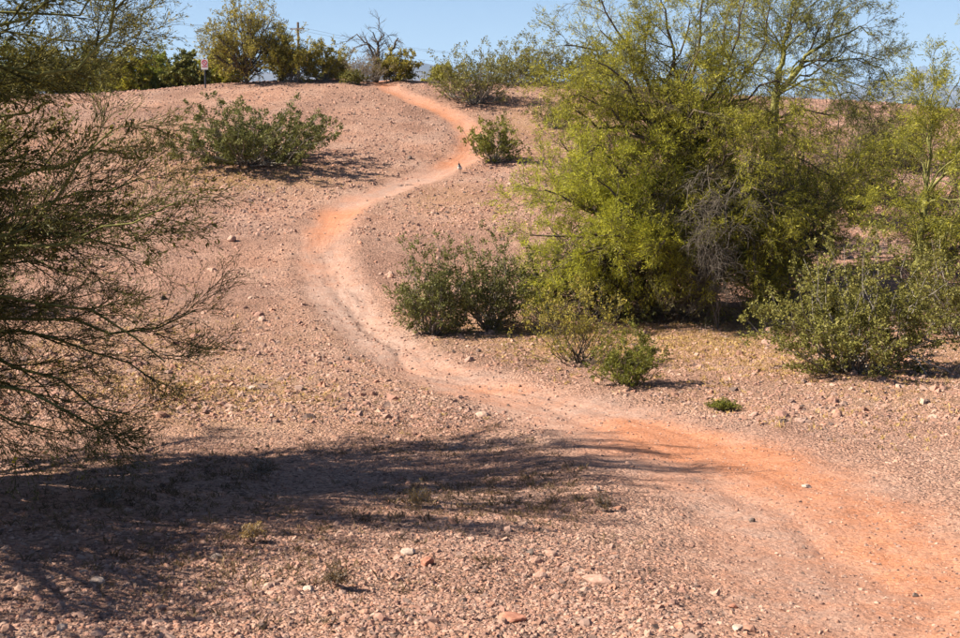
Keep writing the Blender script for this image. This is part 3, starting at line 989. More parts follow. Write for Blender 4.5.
def auto_limbs(seed, base, w, ht, n, r0, fork=0.12, flat=0.6):
    """a short trunk and n limbs that reach out to a domed crown"""
    r = np.random.default_rng(seed)
    base = np.array(base, float)
    f = base + np.array([0, 0, fork * ht])
    out = [([base - [0, 0, 0.15], base + [0.02, 0, fork * ht * .5], f], r0 * 1.1, r0 * 0.9)]
    for i in range(n):
        az = i * 2.399 + r.uniform(-.3, .3)
        k = math.sqrt((i + 0.6) / n)
        rd = 0.5 * w * k * r.uniform(.7, 1.0)
        z = ht * (1 - flat * k ** 2) * r.uniform(.75, 1.0)
        tip = base + [math.cos(az) * rd, math.sin(az) * rd, max(z, 0.25 * ht)]
        mid = f * 0.5 + tip * 0.5 + [math.cos(az) * rd * .12, math.sin(az) * rd * .12, -0.04 * ht] + r.normal(0, .05 * ht, 3)
        out.append(([f - [0, 0, .05], f * .72 + mid * .28 + r.normal(0, .02 * ht, 3), mid, tip], r0 * 0.62, r0 * 0.14))
    return out


def wp(*pts):
    return [un(*p) for p in pts]


# --- near palo verde on the left: its trunk stands outside the frame, its branches hang into view
b0 = np.array([-5.6, 8.6, gz(-5.6, 8.6)])
fk = b0 + [0.1, 0, 0.55]
fk2 = b0 + [0.35, -0.1, 1.3]
lim = [([b0 - [0, 0, .2], b0 + [0.05, 0, .3], fk, fk2], 0.13, 0.085)]


def L_(start, pts, a=0.03, b_=0.005):
    lim.append(([start] + wp(*pts), a, b_))


L_(fk, [(-130, 395, 8.4), (-60, 372, 8.2), (5, 388, 8.0), (60, 412, 7.9), (105, 432, 7.9)])
L_(fk, [(-120, 380, 8.0), (-40, 385, 7.8), (10, 415, 7.7), (50, 430, 7.6)])
L_(fk, [(-120, 370, 8.6), (-40, 350, 8.6), (40, 375, 8.6), (90, 400, 8.6), (130, 415, 8.6)])
L_(fk, [(-120, 345, 8.8), (-40, 300, 8.7), (55, 300, 8.6), (115, 335, 8.6), (165, 362, 8.6)])
L_(fk, [(-110, 350, 9.4), (0, 318, 9.3), (90, 322, 9.3), (150, 318, 9.3), (196, 310, 9.3)])
L_(fk, [(-110, 350, 9.8), (-30, 330, 9.8), (50, 345, 9.8), (110, 360, 9.8), (160, 385, 9.8)])
L_(fk2, [(-90, 290, 8.5), (0, 262, 8.4), (70, 240, 8.4), (130, 220, 8.4), (172, 204, 8.4)])
L_(fk2, [(-90, 300, 8.8), (0, 250, 8.8), (50, 235, 8.8), (100, 240, 8.8), (135, 250, 8.8)])
L_(fk2, [(-90, 270, 8.1), (0, 235, 7.9), (50, 205, 7.8), (85, 165, 7.8), (112, 130, 7.8)])
L_(fk2, [(-90, 270, 9.0), (-10, 225, 9.0), (60, 200, 9.1), (110, 185, 9.1), (140, 178, 9.1)])
NTOP = len(lim)
L_(fk2, [(-150, 150, 9.2), (-50, 78, 9.3), (30, 72, 9.3), (84, 65, 9.4), (104, 30, 9.4), (116, -8, 9.4)], 0.035, 0.010)
L_(fk2, [(-150, 140, 9.8), (-40, 62, 10.2), (50, 66, 10.3), (100, 58, 10.4), (132, 50, 10.4)])
L_(fk2, [(-150, 120, 10.0), (-30, 42, 10.6), (50, 35, 10.8), (105, 28, 10.9), (135, 22, 10.9)])
L_(fk2, [(-150, 100, 9.2), (-60, 30, 9.6), (20, 12, 9.8), (80, 8, 9.8), (100, -20, 9.8)])
L_(fk2, [(-150, 150, 9.4), (-50, 85, 9.8), (20, 80, 9.9), (70, 82, 9.9)])
L_(fk2, [(-150, 90, 9.4), (-60, 15, 10.2), (20, -10, 10.4), (60, -12, 10.4), (110, 0, 10.4)])
L_(fk2, [(-150, 130, 9.8), (-40, 72, 10.8), (30, 66, 11.2), (80, 48, 11.3), (110, 40, 11.3)])
NVIS = len(lim)
crown = [(1.9, 1.9, 2.2), (-1.6, -1.6, 2.3), (-2.2, .4, 2.5), (-.9, 2.1, 2.6), (.5, .2, 3.2), (2.2, .6, 2.9), (2.3, 1.6, 2.6), (1.0, -.8, 2.7), (1.6, 2.6, 2.4), (1.4, 1.2, 3.1),
         (.4, 2.6, 2.2), (2.6, 2.4, 2.2), (2.9, 2.6, 1.7), (2.6, 1.4, 1.7), (2.4, -.6, 2.0), (2.0, 2.2, 2.7), (2.3, 1.0, 2.2), (2.0, .1, 2.3), (.3, 1.2, 2.9), (1.0, .6, 2.6),
         (1.9, -1.8, 3.5), (2.3, -1.2, 3.8), (2.5, -.6, 3.7), (1.6, -.8, 4.1), (2.1, 0, 4.1), (2.6, .4, 3.9), (1.4, .6, 4.2), (2.0, 1.0, 4.0), (2.5, 1.2, 3.7), (1.7, -2.2, 3.3), (2.4, -1.8, 3.4), (1.2, -1.4, 3.8), (1.0, 0, 4.3), (1.7, .2, 3.8), (2.0, -1.0, 3.4), (1.5, -1.6, 3.4), (2.2, .8, 4.2),
         (1.6, -1.1, 2.1), (2.5, -1.3, 1.9), (1.2, -1.9, 2.3), (2.1, -1.9, 2.1), (2.8, -1.9, 1.6), (.4, -2.4, 2.2), (1.6, -2.6, 2.3), (2.5, -2.6, 1.9), (2.9, -2.6, 1.6), (.9, -3.2, 2.2),
         (1.9, -3.2, 2.2), (2.7, -3.3, 1.8), (3.0, -3.2, 1.5), (1.4, -3.8, 2.2), (2.2, -3.8, 2.1), (2.8, -3.9, 1.8), (3.1, -4.2, 1.6), (2.0, -4.4, 2.0), (2.6, -4.6, 1.9), (1.2, -4.6, 2.0), (2.9, -1.2, 1.5)]
for (dx, dy, dz) in crown:
    if dz > 3.2:
        dz -= 0.35
    elif dy < 0.7:
        dx = min(dx, 5.6 - 0.364 * (8.6 + dy) - 0.7)
    tip = b0 + [dx, dy, dz]
    lim.append(([fk2, fk2 * .6 + tip * .4 + [0, 0, .15], tip], 0.045, 0.008))
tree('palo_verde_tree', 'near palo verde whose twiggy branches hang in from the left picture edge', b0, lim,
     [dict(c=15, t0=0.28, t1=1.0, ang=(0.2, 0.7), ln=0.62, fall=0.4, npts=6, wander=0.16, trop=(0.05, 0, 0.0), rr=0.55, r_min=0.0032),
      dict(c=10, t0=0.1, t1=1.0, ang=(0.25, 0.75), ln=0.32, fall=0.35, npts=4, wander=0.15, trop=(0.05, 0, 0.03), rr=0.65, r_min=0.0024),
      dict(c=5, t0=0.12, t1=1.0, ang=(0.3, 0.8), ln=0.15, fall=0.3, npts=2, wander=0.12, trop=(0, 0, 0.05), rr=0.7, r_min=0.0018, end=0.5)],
     [(-1, 4, 0.1, 0.032, 0.006, 0.5), (-2, 2, 0.3, 0.034, 0.006, 0.5), (-1, 4, 0.0, 0.055, 0.018, 0.6, NVIS, 999), (-1, 2, 0.0, 0.036, 0.008, 0.5, NTOP, NVIS, 0.5)], ('pv_bark', 'pv_twig_near', 'pv_leaf_near'), 21,  # last leaf entry: top sprays tinted lighter, sunlight put into the leaf colour
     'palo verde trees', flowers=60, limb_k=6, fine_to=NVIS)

# --- the big thicket right of the trail
PG = 'palo verde trees'
PVL = lambda c1=11, c2=8, c3=6, l1=1.1, l2=0.5, l3=0.2, dr=0.0: [
    dict(c=c1, t0=0.25, ang=(0.35, 0.95), ln=l1, fall=0.4, npts=6, wander=0.2, trop=(0, 0, 0.03 - dr), rr=0.5, r_min=0.004),
    dict(c=c2, t0=0.2, ang=(0.3, 0.9), ln=l2, fall=0.35, npts=3, wander=0.2, trop=(0, 0, 0.0 - dr), rr=0.55, r_min=0.0028),
    dict(c=c3, t0=0.2, ang=(0.3, 0.9), ln=l3, fall=0.3, npts=2, wander=0.15, trop=(0, 0, -0.05 - dr), rr=0.6, r_min=0.002)]
# bright green left part
bA = spot(655, 306)
bA[2] -= 0.0
limA = [([bA - [0, 0, .15], bA + [-.05, 0, .4], bA + [-.12, -.05, .8]], 0.09, 0.06)]
fA = bA + [-.12, -.05, .75]
for pts in ([(640, 250, 20.4), (600, 215, 20.0), (545, 190, 19.8)], [(630, 240, 20.2), (585, 235, 19.6), (530, 235, 19.5)], [(640, 240, 20.4), (600, 180, 20.2), (560, 140, 20.4)],
            [(650, 230, 20.8), (620, 160, 20.8), (600, 120, 21)], [(640, 250, 20), (600, 250, 19.2), (550, 270, 19.0)], [(645, 240, 20), (620, 200, 19.2), (590, 170, 18.9)],
            [(660, 230, 20.4), (650, 190, 19.8), (640, 150, 19.6)], [(640, 250, 19.9), (625, 240, 19.0), (605, 235, 18.6)], [(665, 230, 21), (670, 180, 21), (680, 140, 21)],
            [(640, 245, 21), (590, 205, 21.5), (545, 165, 21.8)], [(650, 250, 19.8), (660, 245, 19.0), (665, 240, 18.6)], [(640, 255, 20), (580, 200, 20), (525, 205, 20.2)],
            [(640, 250, 20.2), (585, 265, 19.8), (540, 255, 19.8)], [(650, 240, 20), (610, 150, 19.8), (575, 165, 19.6)]):
    limA.append(([fA - [0, 0, .1]] + wp(*pts), 0.045, 0.01))
tree('palo_verde_tree', 'bright lime green bushy palo verde, sunlit left end of the big thicket', bA, limA, PVL(11, 9, 6, 0.8, 0.42, 0.2),
     [(-1, 13, 0.0, 0.055, 0.008, 0.55), (-2, 5, 0.3, 0.055, 0.008, 0.55)], ('dark_bark', 'brown_twig', 'pv_leaf_bright'), 31, PG, clump=0.15)
# main tree
bB = spot(705, 306)
limB = [([bB - [0, 0, .2], bB + [0, 0, .5], bB + [-.05, .1, 1.3], un(690, 190, 21.6)], 0.15, 0.10)]
fB = un(692, 205, 21.5)
for pts in ([(680, 150, 21.5), (660, 110, 21.2), (645, 70, 21), (650, 20, 20.8)], [(675, 150, 21.2), (645, 115, 20.8), (600, 90, 20.5), (560, 75, 20.3)],
            [(690, 140, 21.5), (690, 90, 21.5), (700, 40, 21.5), (705, -15, 21.5)], [(700, 150, 21.8), (730, 95, 22), (760, 50, 22), (770, 5, 22)],
            [(705, 160, 21), (740, 130, 20.6), (770, 120, 20.3), (800, 140, 20.1)], [(690, 160, 20.8), (690, 130, 20.0), (700, 110, 19.6), (720, 115, 19.3)],
            [(670, 160, 21), (630, 130, 20.8), (600, 130, 20.4), (575, 110, 20.2)], [(710, 170, 21.6), (760, 165, 21.6), (800, 160, 21.6), (830, 175, 21.6)],
            [(700, 180, 20.8), (735, 190, 20.0), (760, 190, 19.6), (775, 220, 19.4)], [(690, 170, 22), (650, 110, 22.6), (630, 60, 22.8), (600, 30, 22.8)],
            [(685, 150, 21), (670, 90, 20.6), (680, 50, 20.4), (690, 20, 20.3)], [(700, 170, 20.8), (720, 165, 19.9), (740, 150, 19.5), (750, 165, 19.2)],
            [(720, 190, 21.2), (770, 200, 20.8), (800, 220, 20.6), (810, 250, 20.5)], [(680, 190, 20.6), (670, 200, 19.8), (660, 225, 19.4), (655, 265, 19.3)],
            [(700, 190, 20.6), (700, 205, 19.8), (705, 235, 19.4), (700, 275, 19.3)], [(720, 200, 20.6), (745, 220, 19.8), (755, 250, 19.4), (758, 285, 19.3)],
            [(670, 130, 21.2), (640, 70, 20.9), (615, 25, 20.7), (600, -5, 20.6)], [(690, 120, 21), (675, 60, 20.8), (665, 10, 20.7), (660, -25, 20.7)], [(700, 120, 21.2), (725, 70, 21), (735, 30, 20.9), (745, 0, 20.8)],
            [(705, 130, 21), (745, 95, 20.6), (770, 80, 20.4), (790, 85, 20.3)], [(670, 130, 20.8), (640, 100, 20.2), (615, 70, 19.9), (590, 60, 19.7)], [(690, 130, 20.8), (685, 95, 20.2), (690, 65, 20), (700, 50, 19.9)],
            [(710, 140, 21.6), (760, 125, 21.8), (800, 110, 22), (830, 115, 22.1)], [(675, 150, 20.8), (640, 140, 20.2), (610, 110, 19.9), (580, 95, 19.8)],
            [(660, 120, 21.8), (615, 80, 21.8), (590, 50, 21.6), (565, 45, 21.4)], [(700, 130, 22.2), (720, 70, 22.6), (725, 20, 22.8), (740, -20, 23)]):
    limB.append(([fB + [0, 0, -.1]] + wp(*pts), 0.045, 0.010))
tree('palo_verde_tree', 'tall spreading palo verde in the middle of the thicket with drooping skirt', bB, limB, PVL(13, 8, 6, 0.95, 0.45, 0.2, 0.04),
     [(-1, 10, 0.0, 0.06, 0.0095, 0.55), (-2, 5, 0.3, 0.06, 0.0095, 0.55)], ('dark_bark', 'brown_twig', 'pv_leaf'), 32, PG, clump=0.10)
# tree behind with the bare yellow-green trunk
bC = np.append(un(778, 170, 25)[:2], 0)
bC[2] = gz(bC[0], bC[1])
limC = [([bC - [0, 0, .2], un(775, 165, 25), un(773, 110, 25), un(776, 92, 25)], 0.11, 0.08)]
fC = un(775, 96, 25)
for pts, ra in (([(779, 70, 25), (783, 50, 25), (790, 20, 25), (800, -15, 25)], .085), ([(790, 82, 24.9), (803, 60, 24.8), (820, 45, 24.6), (850, 30, 24.4), (880, 35, 24.3)], .075),
                ([(792, 88, 24.6), (815, 78, 24.2), (835, 90, 24), (848, 120, 23.9)], .06), ([(783, 52, 25), (770, 25, 25.2), (755, 0, 25.4), (750, -30, 25.4)], .05),
                ([(783, 60, 25), (800, 35, 24.6), (825, 20, 24.4), (850, 5, 24.2)], .05), ([(803, 62, 24.8), (840, 60, 24.6), (870, 62, 24.5), (898, 85, 24.4)], .05),
                ([(783, 52, 25), (765, 40, 24.6), (740, 32, 24.4), (720, 30, 24.4)], .045), ([(790, 82, 25), (820, 68, 25.4), (850, 50, 25.8), (885, 60, 26)], .045),
                ([(803, 60, 24.8), (830, 75, 24.4), (860, 85, 24.2), (880, 105, 24)], .045), ([(790, 22, 25), (805, 10, 25), (835, -10, 25), (860, -12, 25)], .045),
                ([(780, 90, 24.8), (760, 75, 24.4), (742, 75, 24.2), (728, 90, 24)], .04), ([(792, 84, 25), (830, 92, 24.7), (862, 100, 24.5), (872, 125, 24.3)], .04)):
    limC.append(([fC] + wp(*pts), ra * (0.7 if ra > .07 else 0.42), 0.008))
tree('palo_verde_tree', 'palo verde with bare forking yellow green trunk against the sky behind the thicket', bC, limC, PVL(9, 7, 5, 0.85, 0.42, 0.2),
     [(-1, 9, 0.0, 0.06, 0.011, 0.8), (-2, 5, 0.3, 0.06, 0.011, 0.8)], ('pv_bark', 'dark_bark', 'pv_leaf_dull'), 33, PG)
# right edge palo verde
bD = np.append(un(916, 250, 20)[:2], 0)
bD[2] = gz(bD[0], bD[1])
limD = [([bD - [0, 0, .2], un(918, 262, 20), un(922, 225, 20), un(926, 200, 20)], 0.06, 0.045)]
fD = un(925, 205, 20)
for pts, ra in (([(930, 160, 20), (932, 120, 20), (933, 90, 20), (932, 66, 20)], .05), ([(930, 190, 20), (945, 175, 19.8), (965, 165, 19.6), (1000, 140, 19.5)], .05),
                ([(932, 130, 20), (945, 105, 20), (960, 80, 20), (975, 45, 20)], .04), ([(924, 170, 20.3), (910, 150, 20.6), (890, 140, 20.8), (870, 150, 21)], .03),
                ([(935, 180, 19.6), (960, 150, 19), (985, 120, 18.8), (1000, 80, 18.6)], .04), ([(915, 210, 19.6), (895, 205, 19.2), (880, 215, 19), (868, 230, 18.8)], .03),
                ([(940, 200, 19.6), (965, 200, 19.2), (985, 215, 19), (1000, 230, 18.8)], .03), ([(932, 110, 20), (922, 95, 20.2), (915, 85, 20.3), (912, 78, 20.4)], .02),
                ([(930, 185, 20.4), (950, 140, 20.8), (955, 110, 21), (950, 95, 21)], .03), ([(940, 190, 20.2), (960, 180, 20.4), (950, 240, 20.2), (930, 262, 20)], .03),
                ([(920, 200, 20.4), (900, 180, 20.8), (885, 175, 21), (872, 190, 21.2)], .03)):
    limD.append(([fD] + wp(*pts), ra * (0.6 if ra >= .05 else 0.36), 0.005))
tree('palo_verde_tree', 'slender palo verde with thin green trunk at the right picture edge', bD, limD, PVL(10, 8, 5, 0.62, 0.32, 0.16),
     [(-1, 7, 0.0, 0.05, 0.011, 0.8), (-2, 3, 0.3, 0.05, 0.011, 0.8)], ('pv_bark', 'pv_twig', 'pv_leaf'), 34, PG, clump=0.1)


def auto_tree(name, label, px, py, wpx, hpx, seed, n=12, r0=0.08, at=None, lv=None, lf=None, mats=('dark_bark', 'dark_bark', 'mesq_leaf'), group=None, D=None, flat=0.6, clump=0.0):
    q = spot(px, py) if D is None else np.append(un(px, py, D)[:2], 0)
    if D is not None:
        q[2] = gz(q[0], q[1])
    top = un(px, py - hpx, q[1])[2]
    s_ = q[1] / F
    w, ht = wpx * s_, max(top - q[2], 0.5)
    lv = lv or [dict(c=9, t0=0.25, ang=(0.35, 0.95), ln=0.2 * w, fall=0.35, npts=5, wander=0.2, rr=0.5, r_min=0.006),
                dict(c=7, t0=0.2, ang=(0.35, 0.95), ln=0.1 * w, fall=0.3, npts=3, wander=0.2, rr=0.55, r_min=0.004)]
    return tree(name, label, q, auto_limbs(seed, q, w * 0.86, ht * 1.02, n, r0, flat=flat), lv, lf or [(-1, 14, 0.0, 0.10, 0.05, 0.9)], mats, seed, group, clump=clump)


# skirts of the thicket: two lower trees between the big ones, darker
lvl_s = lambda a, b, c: [dict(c=8, t0=0.2, ang=(0.35, 1.0), ln=a, fall=0.35, npts=5, wander=0.22, trop=(0, 0, -0.06), rr=0.5, r_min=0.004),
                         dict(c=7, t0=0.15, ang=(0.35, 1.0), ln=b, fall=0.3, npts=3, wander=0.22, trop=(0, 0, -0.1), rr=0.55, r_min=0.0028),
                         dict(c=4, t0=0.15, ang=(0.35, 1.0), ln=c, fall=0.3, npts=2, wander=0.2, trop=(0, 0, -0.1), rr=0.6, r_min=0.002)]
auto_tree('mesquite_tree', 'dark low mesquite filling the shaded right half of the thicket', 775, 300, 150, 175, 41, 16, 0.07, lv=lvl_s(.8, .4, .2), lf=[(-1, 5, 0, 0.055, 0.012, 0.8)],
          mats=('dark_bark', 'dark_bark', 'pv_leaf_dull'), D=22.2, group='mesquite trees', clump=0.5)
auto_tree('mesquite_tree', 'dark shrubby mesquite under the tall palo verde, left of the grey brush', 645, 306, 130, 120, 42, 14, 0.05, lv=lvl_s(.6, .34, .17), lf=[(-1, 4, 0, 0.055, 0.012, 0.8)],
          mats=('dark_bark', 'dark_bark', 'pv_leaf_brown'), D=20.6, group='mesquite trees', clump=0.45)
auto_tree('mesquite_tree', 'loose olive mesquite on the right hillside below the distant building', 850, 190, 110, 85, 43, 14, 0.05, lv=lvl_s(.6, .34, .17), lf=[(-1, 3, 0, 0.07, 0.016, 0.8)],
          mats=('dark_bark', 'dark_bark', 'pv_leaf'), D=29, group='mesquite trees', clump=0.2)
auto_tree('mesquite_tree', 'thin olive mesquite behind the slender palo verde at right', 945, 250, 120, 120, 44, 13, 0.05, lv=lvl_s(.6, .34, .17), lf=[(-1, 3, 0, 0.055, 0.014, 0.8)],
          mats=('dark_bark', 'dark_bark', 'pv_leaf'), D=23, group='mesquite trees', clump=0.2)
auto_tree('mesquite_tree', 'olive mesquite on the right hillside between thicket crown and slender palo verde', 868, 165, 100, 62, 63, 14, 0.05, lv=lvl_s(.6, .34, .17), lf=[(-1, 4, 0, 0.075, 0.018, 0.8)],
          mats=('dark_bark', 'dark_bark', 'pv_leaf_brown'), D=31, group='mesquite trees', clump=0.2)
auto_tree('mesquite_tree', 'small olive mesquite on the right skyline left of the slender palo verde', 900, 160, 90, 55, 45, 12, 0.05, lv=lvl_s(.7, .4, .2), lf=[(-1, 3, 0, 0.08, 0.02, 0.8)],
          mats=('dark_bark', 'dark_bark', 'pv_leaf'), D=35, group='mesquite trees', clump=0.2)
auto_tree('mesquite_tree', 'scrubby mesquite on the slope right behind the bright green tree', 600, 165, 110, 70, 46, 12, 0.05, lv=lvl_s(.6, .34, .17), lf=[(-1, 4, 0, 0.07, 0.016, 0.8)],
          mats=('dark_bark', 'dark_bark', 'pv_leaf'), D=30, group='mesquite trees', clump=0.5)

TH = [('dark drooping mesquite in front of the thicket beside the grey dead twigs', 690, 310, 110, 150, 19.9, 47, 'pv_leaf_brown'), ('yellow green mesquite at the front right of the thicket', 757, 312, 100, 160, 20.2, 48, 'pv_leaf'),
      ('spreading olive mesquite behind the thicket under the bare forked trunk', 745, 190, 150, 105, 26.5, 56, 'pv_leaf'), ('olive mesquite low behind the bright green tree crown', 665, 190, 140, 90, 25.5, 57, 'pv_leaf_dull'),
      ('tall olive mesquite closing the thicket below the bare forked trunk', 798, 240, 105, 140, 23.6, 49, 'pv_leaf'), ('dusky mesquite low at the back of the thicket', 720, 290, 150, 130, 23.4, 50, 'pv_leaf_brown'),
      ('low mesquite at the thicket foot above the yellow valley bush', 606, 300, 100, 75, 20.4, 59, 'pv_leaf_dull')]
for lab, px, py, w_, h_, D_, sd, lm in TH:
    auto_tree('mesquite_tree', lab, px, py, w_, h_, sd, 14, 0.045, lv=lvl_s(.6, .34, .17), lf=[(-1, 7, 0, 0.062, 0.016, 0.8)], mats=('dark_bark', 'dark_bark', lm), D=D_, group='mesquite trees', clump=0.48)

# grey dead brush hanging in the thicket, fallen bleached branches, dead tree on the crest
def dead(name, label, base, limbs, levels, seed, mat='dead_wood', cat='brush'):
    r = np.random.default_rng(seed)
    base = np.array(base, float)
    t = thing(name, label, cat, base)
    P, R = [], []
    for i, (pts, ra, rb) in enumerate(limbs):
        p = np.array(pts, float) - base
        c = catmull(p, 8)
        d = np.r_[0, np.cumsum(np.linalg.norm(np.diff(c, axis=0), axis=1))]
        u = np.linspace(0, d[-1], 12)
        c = np.stack([np.interp(u, d, c[:, k]) for k in range(3)], 1)
        c[1:-1] += r.normal(0, 0.02 * d[-1], (10, 3))
        P.append(c)
        R.append(np.linspace(ra, rb, 12))
        Vt, Qt = tubes(c[None], R[-1][None], 6)
        put('limb', Vt, Qt, M[mat], t, True)
    lev = (np.array(P), np.array(R))
    al = []
    for L in levels:
        lev = grow(r, lev[0], lev[1], **L)
        al.append(tubes(lev[0], lev[1], 3))
    Vt, Qt = join(al)
    put('twigs', Vt, Qt, M[mat], t, True)['kind'] = 'stuff'
    return t


bE = spot(718, 330)
dead('dead_brush', 'grey tangle of dead twigs hanging in the middle of the thicket', bE,
     [([bE, un(715, 270, bE[1] - .1), un(705 + dx, 215 + dy, bE[1] - .2), un(708 + 1.4 * dx, 180 + dy, bE[1] + .1)], .009, .004) for dx, dy in ((-12, 0), (8, 10), (22, -8), (0, -15), (30, 20), (-2, 25))],
     [dict(c=26, t0=0.15, ang=(0.5, 1.4), ln=0.6, npts=6, wander=0.3, trop=(0, 0, -0.22), rr=0.5, r_min=0.0035),
      dict(c=7, t0=0.1, ang=(0.4, 1.2), ln=0.28, npts=4, wander=0.3, trop=(0, 0, -0.2), rr=0.6, r_min=0.0025)], 51, 'grey_wood')
bF = spot(905, 374)
dead('fallen_branches', 'bleached fallen branches piled at the foot of the right bushes', bF,
     [([bF + [-.3, 0, .02], bF + [.1, .1, .18], bF + [.55, .2, .06]], .012, .004), ([bF + [.5, -.1, .02], bF + [0, 0, .22], bF + [-.35, .2, .3]], .012, .004),
      ([bF + [.2, -.15, .02], bF + [.05, .1, .25], bF + [-.1, .2, .45]], .011, .004), ([bF + [-.6, .1, .02], bF + [-.2, .1, .15], bF + [.4, .1, .34]], .012, .004),
      ([bF + [.6, .3, .3], bF + [.2, .3, .38], bF + [-.2, .3, .2]], .012, .004)],
     [dict(c=7, t0=0.15, ang=(0.4, 1.1), ln=0.3, npts=5, wander=0.25, trop=(0, 0, -0.08), rr=0.6, r_min=0.003, zmin=0.0),
      dict(c=4, t0=0.2, ang=(0.4, 1.1), ln=0.14, npts=4, wander=0.25, rr=0.6, r_min=0.002, zmin=0.0)], 52, cat='branches')
bG = spot(376, 77)
Dg = bG[1] + .5
dead('dead_tree', 'bare dead shrub tree with arching limbs on the crest by the trail top', bG,
     [([bG] + wp((378, 62, Dg), (378, 46, Dg), (373, 32, Dg)), .075, .02), ([bG] + wp((374, 58, Dg), (368, 45, Dg), (358, 37, Dg), (346, 42, Dg)), .07, .012),
      ([bG] + wp((384, 64, Dg), (391, 52, Dg), (398, 38, Dg)), .08, .03), ([bG] + wp((379, 48, Dg), (381, 36, Dg), (379, 17, Dg)), .04, .01),
      ([bG] + wp((376, 56, Dg), (370, 46, Dg - .3), (364, 44, Dg - .5), (352, 52, Dg - .6)), .05, .01), ([bG] + wp((378, 60, Dg), (380, 40, Dg), (387, 32, Dg), (392, 42, Dg)), .03, .008)],
     [dict(c=11, t0=0.3, ang=(0.4, 1.1), ln=0.65, npts=6, wander=0.25, trop=(0, 0, -0.05), rr=0.5, r_min=0.009), dict(c=7, t0=0.2, ang=(0.4, 1.0), ln=0.3, npts=4, wander=0.2, rr=0.6, r_min=0.005)], 53, 'dark_bark', 'dead tree')
bush('dead_shrub', 'low brown leafless shrub around the foot of the dead crest tree', 'shrub', 366, 77, 48, 30, 54, None, n_stem=40, c1=6, c2=5, per=2, leaf=(0.05, 0.02), leafmat='dry_leaf', stemmat='dead_wood', r0=0.012)

# --- trees along and beyond the crest on the left
KG = 'trees along the left skyline'
auto_tree('palo_verde_tree', 'tall golden green palo verde standing on the crest above the lone slope bush', 246, 84, 122, 84, 61, 26, 0.07, group=KG,
          lf=[(-1, 12, 0.0, 0.078, 0.030, 1.0)], mats=('dark_bark', 'dark_bark', 'creo_leaf_yellow'), flat=0.5)
auto_tree('palo_verde_tree', 'smaller golden green palo verde at the right shoulder of the tall crest one', 281, 82, 46, 54, 62, 10, 0.07, group=KG,
          lf=[(-1, 12, 0.0, 0.078, 0.030, 1.0)], mats=('dark_bark', 'dark_bark', 'creo_leaf_yellow'), flat=0.4)
BT = [(5, 105, 95, 66, 53, 'mesq_leaf', 'bright green tree beyond the crest at the far left edge'), (48, 105, 66, 58, 51, 'pv_leaf_dull', 'dull green tree beyond the crest behind the hanging branches'),
      (92, 105, 74, 60, 53, 'mesq_leaf', 'grass green tree beyond the crest under the hanging branch tips'), (128, 104, 64, 58, 51, 'pv_leaf', 'yellowish green tree beyond the crest right of the branch tips'),
      (158, 100, 58, 52, 52, 'mesq_leaf', 'green round tree beyond the crest left of the sign'), (186, 98, 56, 46, 51, 'pv_leaf_dull', 'olive bush beyond the crest directly left of the sign post'),
      (220, 94, 60, 50, 53, 'pv_leaf', 'olive bush beyond the crest right behind the sign post'), (338, 86, 44, 30, 53, 'pv_leaf_dull', 'low olive bush beyond the crest left of the dead tree'),
      (442, 92, 40, 28, 53, 'pv_leaf', 'low olive bush beyond the crest just right of the trail top')]
for i, (px, py, w_, h_, D_, lm, lab) in enumerate(BT):
    auto_tree('mesquite_tree', lab, px, py, w_, h_, 70 + i, 14, 0.09, D=D_, group=KG, lf=[(-1, 18, 0.0, 0.10, 0.045, 0.9)], mats=('dark_bark', 'dark_bark', lm), flat=0.85)
auto_tree('mesquite_tree', 'small distant green tree beside the blue building on the right skyline', 922, 112, 14, 10, 90, 8, 0.1, D=90, lf=[(-1, 10, 0, 0.14, 0.08, 0.9)], mats=('dark_bark', 'dark_bark', 'mesq_leaf'))

# ------------------------------------------------------------------ weeds and dry grass
def tufts(x, y, blades, hmin, hmax, spread, wd, rg):
    n = len(x)
    z = h(x, y)
    ht = rg.uniform(hmin, hmax, n)
    B = np.repeat(np.c_[x, y, z], blades, 0)
    H = np.repeat(ht, blades) * rg.uniform(.5, 1.1, n * blades)
    B[:, :2] += rg.normal(0, 1, (n * blades, 2)) * (0.35 * np.repeat(ht, blades))[:, None]
    D = norm(np.c_[rg.normal(0, spread, (n * blades, 2)), np.ones(n * blades)])
    N_ = norm(np.cross(D, rg.normal(size=D.shape)))
    W_ = wd * rg.uniform(.6, 1.4, n * blades)[:, None]
    k = D + np.c_[rg.normal(0, .35, (n * blades, 2)), -.1 * np.ones(n * blades)]
    V_ = np.stack([B - N_ * W_, B + N_ * W_, B + D * H[:, None] * .55 + N_ * W_ * .8, B + D * H[:, None] * .5 + norm(k) * H[:, None] * .5, ], 1).reshape(-1, 3)
    Q_ = np.arange(n * blades * 4).reshape(-1, 4)
    return V_, Q_, np.clip(np.repeat(rg.random(n), blades) * .7 + rg.random(n * blades) * .3, 0, 1)


rg = np.random.default_rng(5)


